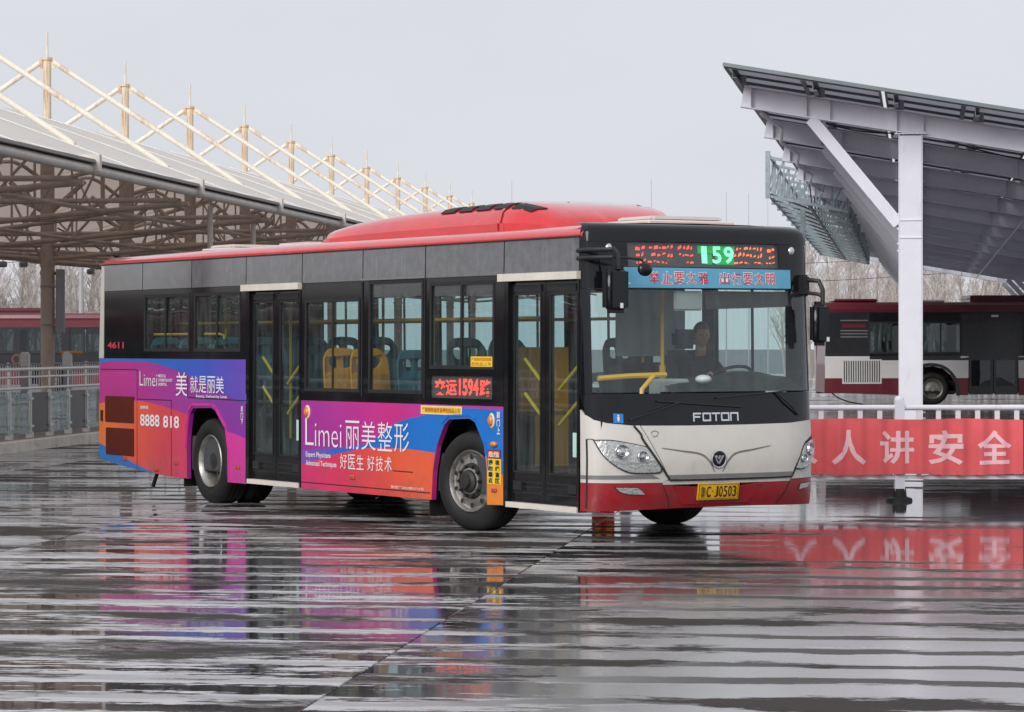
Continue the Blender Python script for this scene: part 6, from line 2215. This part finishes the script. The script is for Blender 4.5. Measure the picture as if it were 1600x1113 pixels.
# head with face
hm = bpy.data.meshes.new('head')
bm = bmesh.new()
bmesh.ops.create_uvsphere(bm, u_segments=28, v_segments=20, radius=1)
for v in bm.verts:
    p = v.co.copy()
    f = max(0, p.x)
    wz = 1 - 0.22 * max(0, -p.z) - 0.05 * max(0, p.z)
    q = Vector((p.x * 0.098 * (1 - 0.08 * max(0, -p.z)), p.y * 0.076 * wz, p.z * 0.118))
    if f > 0.3:
        nose = math.exp(-((p.y / 0.13) ** 2) - ((p.z + 0.12) / 0.22) ** 2)
        q.x += 0.026 * nose
        for sy in (-1, 1):
            q.x -= 0.010 * math.exp(-(((p.y - sy * 0.36) / 0.16) ** 2) - ((p.z - 0.06) / 0.10) ** 2)
        q.x += 0.006 * math.exp(-((p.y / 0.25) ** 2) - ((p.z + 0.45) / 0.07) ** 2)
        q.x -= 0.004 * math.exp(-((p.y / 0.25) ** 2) - ((p.z + 0.52) / 0.03) ** 2)
    v.co = q
for sy in (-1, 1):
    r_ = bmesh.ops.create_uvsphere(bm, u_segments=8, v_segments=6, radius=1)
    for v in r_['verts']:
        v.co = Vector((v.co.x * 0.016 - 0.008, v.co.y * 0.008 + sy * 0.078, v.co.z * 0.030 - 0.005))
r_ = bmesh.ops.create_cone(bm, cap_ends=True, segments=14, radius1=0.055, radius2=0.05, depth=0.14)
for v in r_['verts']:
    v.co = v.co + Vector((-0.02, 0, -0.13))
bm.to_mesh(hm); bm.free()
hd = link('head', hm, 'skin', drv, 'all', (hx, hy, hz))
hd.rotation_euler = (0, 0.05, -0.35)
hr = MB()
def hair_fn(a, b):
    t = a * 2 * pi; ph = b * pi * 0.60
    x, y, z = sin(ph) * cos(t), sin(ph) * sin(t), cos(ph)
    lim = 1.05
    if x > 0.25 and z < 0.55: lim = 0.90
    return (x * 0.104 * lim - 0.004, y * 0.082 * lim, z * 0.125 * lim + 0.003)
hr.grid(hair_fn, 24, 12)
hr.build('hair', 'hair', hd, 'all')
ey = MB()
for sy in (-1, 1):
    ey.sphere((0.083, sy * 0.028, 0.007), 0.008, 0.011, 0.006, 8, 6)
ey.build_parts('eye', 'text_dark', hd, True)
# hands gripping the wheel
for s in (-1, 1):
    sh, el, wr = arm_chain(s)
    g = cw_ + (ax1 * (s * 0.225) + ax2 * 0.03)
    pv_ = wr.lerp(g, 0.62)
    V = [tuple(wr), tuple(pv_)]
    E_ = [(0, 1)]; Rr = [0.028, (0.034, 0.020)]
    for k in range(4):
        t = (k - 1.5) * 0.021
        b = len(V)
        p1 = g + ax2 * (t + 0.0) + Vector((-0.005, 0, 0.026)); p2 = g + ax2 * t * 1.05 + Vector((0.026, 0, 0.008)); p3 = g + ax2 * t * 1.05 + Vector((0.016, 0, -0.022 + 0.004 * abs(k - 1.5)))
        V += [tuple(p1), tuple(p2), tuple(p3)]
        E_ += [(1, b), (b, b + 1), (b + 1, b + 2)]
        Rr += [0.0095, 0.009, 0.0075]
    b = len(V)
    V += [tuple(g + Vector((-0.022, -s * 0.012, 0.012))), tuple(g + Vector((-0.008, -s * 0.026, 0.030)))]
    E_ += [(1, b), (b, b + 1)]; Rr += [0.011, 0.009]
    link('hand', skin_mesh('hand', V, E_, Rr, 1), 'skin', drv, 'all')

# white ornament on the dashboard
orn = empty('dashboard_ornament', bus.matrix_basis @ Vector((0.02, -0.02, 0)), TH - radians(58.82))
tag(orn, 'small white round ornament with black top on the bus dashboard', 'ornament')
ob_ = MB().sphere((0, 0, 0.032), 0.075, 0.075, 0.042, 18, 10).build('ornament_body', 'white_plastic', orn, True)
MB().sphere((0.0, 0.01, 0.068), 0.03, 0.035, 0.016, 12, 8).build('ornament_top', 'text_dark', orn, True)
orn.location.z = 1.425


# ================================================================== PARKED BUSES BEHIND
def far_bus(loc, rz, label, group, dark=False):
    b = empty('parked_bus', loc, rz)
    L_ = 10.8
    fs_ = lambda x, z, off=0.0: (x, -1.25 + tumble(z) - off, z)
    fl_ = lambda x, z, off=0.0: (x, 1.25 - tumble(z) + off, z)
    arch_r = [(-8.35, 0.28), (-8.32, 0.65), (-8.18, 0.95), (-7.94, 1.10), (-7.65, 1.13), (-7.36, 1.06), (-7.12, 0.85), (-7.00, 0.58), (-6.98, 0.28)]
    arch_f = [(-2.85, 0.28), (-2.8, 0.65), (-2.65, 0.95), (-2.4, 1.10), (-2.12, 1.12), (-1.85, 1.05), (-1.62, 0.85), (-1.52, 0.28)]
    DA, DB = -6.62, -5.16        # rear doorway
    # maroon skirt, white belt
    MB().patch([(-L_, 0.78), (-L_, 0.36), (-8.35, 0.28), (-8.32, 0.65), (-8.26, 0.78)], fs_, 0, 0.05).patch([(-7.08, 0.78), (-7.00, 0.58), (-6.98, 0.28), (DA, 0.28), (DA, 0.78)], fs_, 0, 0.05).patch([(DB, 0.78), (DB, 0.28), (-2.85, 0.28), (-2.8, 0.65), (-2.74, 0.78)], fs_, 0, 0.05).patch([(-1.58, 0.78), (-1.52, 0.28), (-0.1, 0.3), (-0.1, 0.78)], fs_, 0, 0.05).build_parts('skirt', 'maroon', b)
    side_m = 'far_black' if dark else 'bus_white'
    if dark:
        MB().patch([(-L_, 2.45), (-0.1, 2.45), (-0.1, 2.72), (-L_, 2.72)], fs_, 0.012, 0.01).build('roof_fascia', 'maroon', b)
    MB().patch([(-L_, 1.42), (-L_, 0.782), (-8.26, 0.782), (-8.18, 0.95), (-7.94, 1.10), (-7.65, 1.13), (-7.36, 1.06), (-7.12, 0.85), (-7.085, 0.782), (DA, 0.782), (DA, 1.42)], fs_, 0, 0.05).patch([(DB, 1.42), (DB, 0.782), (-2.74, 0.782), (-2.65, 0.95), (-2.4, 1.10), (-2.12, 1.12), (-1.85, 1.05), (-1.62, 0.85), (-1.59, 0.782), (-0.1, 0.782), (-0.1, 1.42)], fs_, 0, 0.05).build_parts('side_panel', side_m, b)
    lipr = MB()
    for ar in (arch_r, arch_f):
        pts = smooth_curve(ar, 3)
        for (a, c_), (d, e) in zip(pts, pts[1:]):
            cx_, cz_ = (ar[0][0] + ar[-1][0]) / 2, 0.5
            o_ = lambda q, k: (cx_ + (q[0] - cx_) * k, cz_ + (q[1] - cz_) * k)
            lipr.patch([o_((a, c_), 1.0), o_((d, e), 1.0), o_((d, e), 1.14), o_((a, c_), 1.14)], fs_, 0.012, 0.012)
    lipr.build('arch_lip', 'far_black', b)
    wins = [(-9.5, -8.2, 1.52, 2.4), (-8.0, -6.85, 1.52, 2.4), (-5.0, -3.5, 1.5, 2.4), (-3.3, -1.7, 1.5, 2.4)]
    m = MB()
    for r_ in rect_holes(-L_ + 0.02, DA, 1.422, 2.70, wins):
        m.patch([(r_[0], r_[2]), (r_[1], r_[2]), (r_[1], r_[3]), (r_[0], r_[3])], fs_, 0, 0.04)
    for r_ in rect_holes(DB, -0.1, 1.422, 2.70, wins + [(-1.4, -0.2, 1.3, 2.5)]):
        m.patch([(r_[0], r_[2]), (r_[1], r_[2]), (r_[1], r_[3]), (r_[0], r_[3])], fs_, 0, 0.04)
    m.patch([(DA, 2.45), (DB, 2.45), (DB, 2.70), (DA, 2.70)], fs_, 0, 0.04)
    m.build('window_band', 'far_black', b)
    for wv in wins:
        f_ = MB()
        for r_ in rect_holes(wv[0] - 0.03, wv[1] + 0.03, wv[2] - 0.03, wv[3] + 0.03, [(wv[0] + 0.02, (wv[0] + wv[1]) / 2 - 0.02, wv[2] + 0.02, wv[3] - 0.02), ((wv[0] + wv[1]) / 2 + 0.02, wv[1] - 0.02, wv[2] + 0.02, wv[3] - 0.02)]):
            f_.patch([(r_[0], r_[2]), (r_[1], r_[2]), (r_[1], r_[3]), (r_[0], r_[3])], fs_, 0.006, 0.012)
        f_ = f_.build('side_window', 'black_matt', b)
        MB().patch([(wv[0], wv[2]), (wv[1], wv[2]), (wv[1], wv[3]), (wv[0], wv[3])], fs_, -0.015, 0).build('pane', 'far_glass', f_)
    # doors
    for x0, x1 in ((DA + 0.02, DB - 0.02), (-1.4, -0.2)):
        mid = (x0 + x1) / 2
        for a, c_ in ((x0, mid - 0.01), (mid + 0.01, x1)):
            m = MB()
            for r_ in rect_holes(a, c_, 0.30, 2.445, [(a + 0.07, c_ - 0.07, 0.55, 2.2)]):
                m.patch([(r_[0], r_[2]), (r_[1], r_[2]), (r_[1], r_[3]), (r_[0], r_[3])], fs_, -0.03, 0.04)
            lf = m.build('door_leaf', 'far_black', b)
            MB().patch([(a + 0.07, 0.55), (c_ - 0.07, 0.55), (c_ - 0.07, 2.2), (a + 0.07, 2.2)], fs_, -0.05, 0).build('pane', 'far_glass', lf)
            for zt_, zb_ in ((1.75, 1.48), (1.45, 1.18), (1.15, 0.9)):
                k = 1 if a == x0 else -1
                p0 = (a + 0.10, -1.12, zt_ if k > 0 else zb_); p1 = (c_ - 0.10, -1.12, zb_ if k > 0 else zt_)
                MB().cyl(p0, p1, 0.016, n=6).build('grab_bar', 'rail_pipe', lf)
    MB().patch([(-5.95, 2.56), (-5.75, 2.56), (-5.75, 2.62), (-5.95, 2.62)], fs_, 0.03, 0.03).build('door_lamp', 'white_plastic', b)
    # grille with slats
    g = MB().patch([(-10.3, 0.62), (-9.15, 0.62), (-9.15, 1.33), (-10.3, 1.33)], fs_, 0.004, 0.003).build('grille', 'bus_white', b)
    s0 = None
    for i in range(16):
        xx = -10.24 + i * 0.068
        if s0 is None:
            s0 = MB().box(-0.014, 0.014, -0.008, 0, 0.66, 1.29).build('grille_slot', 'far_black', g); s0.location = (xx, -1.2545, 0)
        else:
            copy_obj(s0, g, (xx, -1.2545, 0))
    MB().patch([(-10.3, 2.26), (-9.6, 2.26), (-9.6, 2.36), (-10.3, 2.36)], fs_, 0.006, 0).build('rear_sticker', 'maroon', b)
    st_ = MB()
    for z in (2.15, 2.06, 1.97, 2.45):
        st_.patch([(-10.35, z), (-9.55, z), (-9.55, z + 0.03), (-10.35, z + 0.03)], fs_, 0.006, 0)
    st_.build_parts('vent_louvre', 'grey_stripe', b)
    # other side, ends, roof
    MB().patch([(-L_, 0.3), (-0.1, 0.3), (-0.1, 1.3), (-L_, 1.3)], fl_, 0, 0.05).build('far_side_panel', 'maroon', b)
    m = MB()
    for r_ in rect_holes(-L_, -0.1, 1.302, 2.70, [(-9.8 + i * 1.6, -8.5 + i * 1.6, 1.5, 2.4) for i in range(6)]):
        m.patch([(r_[0], r_[2]), (r_[1], r_[2]), (r_[1], r_[3]), (r_[0], r_[3])], fl_, 0, 0.05)
    m.build('far_window_band', 'far_black', b)
    MB().patch([(-1.25, 0.36), (1.25, 0.36), (1.2, 2.70), (-1.2, 2.70)], lambda a, z, o: (-L_ - 0.02 - o + 0.04 * max(0, z - 1.2), a, z), 0, 0.05).build('rear_end', 'maroon', b)
    MB().patch([(-1.25, 0.3), (1.25, 0.3), (1.25, 1.3), (-1.25, 1.3)], lambda a, z, o: (0.15 - 0.25 * (abs(a) / 1.25) ** 3 + o, a, z), 0, 0.05, 0, [(0, -1.1), (0, -0.8), (0, 0.8), (0, 1.1), (0, 0)]).build('front_end', 'maroon', b)
    MB().patch([(-1.25, 1.302), (1.25, 1.302), (1.2, 2.70), (-1.2, 2.70)], lambda a, z, o: (0.15 - 0.25 * (abs(a) / 1.25) ** 3 + o - 0.08 * (z - 1.3), a, z), 0, 0.05, 0, [(0, -1.1), (0, -0.8), (0, 0.8), (0, 1.1), (0, 0)]).build('windscreen', 'far_black', b)
    vs = []; fs2 = []
    pr2 = [(-1.215, 2.70), (-1.225, 2.80), (-1.19, 2.92), (-1.08, 2.99), (0, 3.02), (1.08, 2.99), (1.19, 2.92), (1.225, 2.80), (1.215, 2.70)]
    for x in (-L_ - 0.0, -0.05):
        vs += [(x, y, z) for y, z in pr2]
    fs2 = [(i, i + 1, i + 10, i + 9) for i in range(8)] + [tuple(range(9)), tuple(range(9, 18))]
    MB().add(vs, fs2).build('roof', 'maroon', b)
    MB().bevbox(-6.6, -2.2, -0.95, 0.95, 3.0, 3.20, 0.09, 2).build('roof_cooling_unit', 'maroon', b)
    MB().bevbox(-10.5, -9.2, -0.8, 0.8, 3.0, 3.10, 0.05, 1).build('roof_vent', 'maroon', b)
    MB().bevbox(-8.3, -7.2, -0.5, 0.5, 3.0, 3.07, 0.03, 1).build('roof_hatch', 'beige', b)
    MB().box(-L_ + 0.1, -0.2, -1.15, 1.15, 0.34, 0.40).box(-8.4, -6.95, -0.75, 0.75, 0.3, 0.7).box(-2.9, -1.5, -0.75, 0.75, 0.3, 0.7).box(-L_ + .1, -.2, -1.1, 1.1, 2.6, 2.65).build('chassis_floor', 'chassis', b)
    for x in (-7.66, -2.18):
        for s in (-1, 1):
            wm = MB().lathe([(0.0, 0.30), (0.02, 0.27), (0.10, 0.24), (0.14, 0.2), (0.12, 0.1), (0.02, 0.08), (0.02, 0)], 28).build('wheel', 'steel_rim', b, True)
            MB().lathe([(0.01, 0.29), (-0.02, 0.34), (-0.02, 0.42), (0.01, 0.46), (0.05, 0.478), (0.23, 0.478), (0.28, 0.44), (0.28, 0.29)], 36).build('tyre', 'rubber', wm, True)
            wm.location = (x, s * 1.19, 0.474); wm.rotation_euler = (0, 0, 0 if s < 0 else pi)
    for x in (-9.6, -8.6, -7.0, -4.0, -3.0):
        for y in (-0.85, 0.85):
            o = bpy.data.objects.new('seat', seat_o['dark_seat']); COL.objects.link(o); o.parent = b; o.location = (x, y, 0.75 if x < -6 else 0.45)
    MB().tube([(-10.6, -1.1, 0.36), (-10.4, -1.18, 0.2), (-10.1, -1.2, 0.09), (-9.7, -1.2, 0.02)], 0.02, 5).build('drain_hose', 'rubber', b)
    tag(b, label, 'bus', group)
    return b


D_R = 85.0
far_bus(c2s((1288 - 800) / 4558.2 * D_R + 10.82, D_R + 1.25), TH, 'parked maroon and white bus under the solar canopy behind the white column', 'parked maroon buses')
D_L = 112.0
lbus = far_bus(c2s(-15.4, D_L), TH, 'parked dark bus with maroon roof behind the railing at the left edge', 'parked maroon buses', True)


# ================================================================== WHAT THE BUS WINDOWS MIRROR: the next platform further left, and added dark buses
can2 = empty('tent_canopy', (U_T - 82, V_T, 0))
tag(can2, 'second white membrane canopy far to the left, mirrored in the bus windows', 'canopy')
for k in range(-6, 6):
    for o in objs:
        c_ = copy_obj(o, can2, (0, k * BAY, 0))
for i, v in enumerate((24, 36, 48, 60, 72, 84)):  # unseen row added to darken the horizon mirrored in the side glass
    nb_ = copy_tree(lbus)
    nb_.location = (-52, v + 5.4, 0); nb_.rotation_euler = (0, 0, pi / 2)
    tag(nb_, 'dark bus added out of view on the left, darkening the reflection in the bus windows', 'bus', 'unseen buses darkening the window reflection')
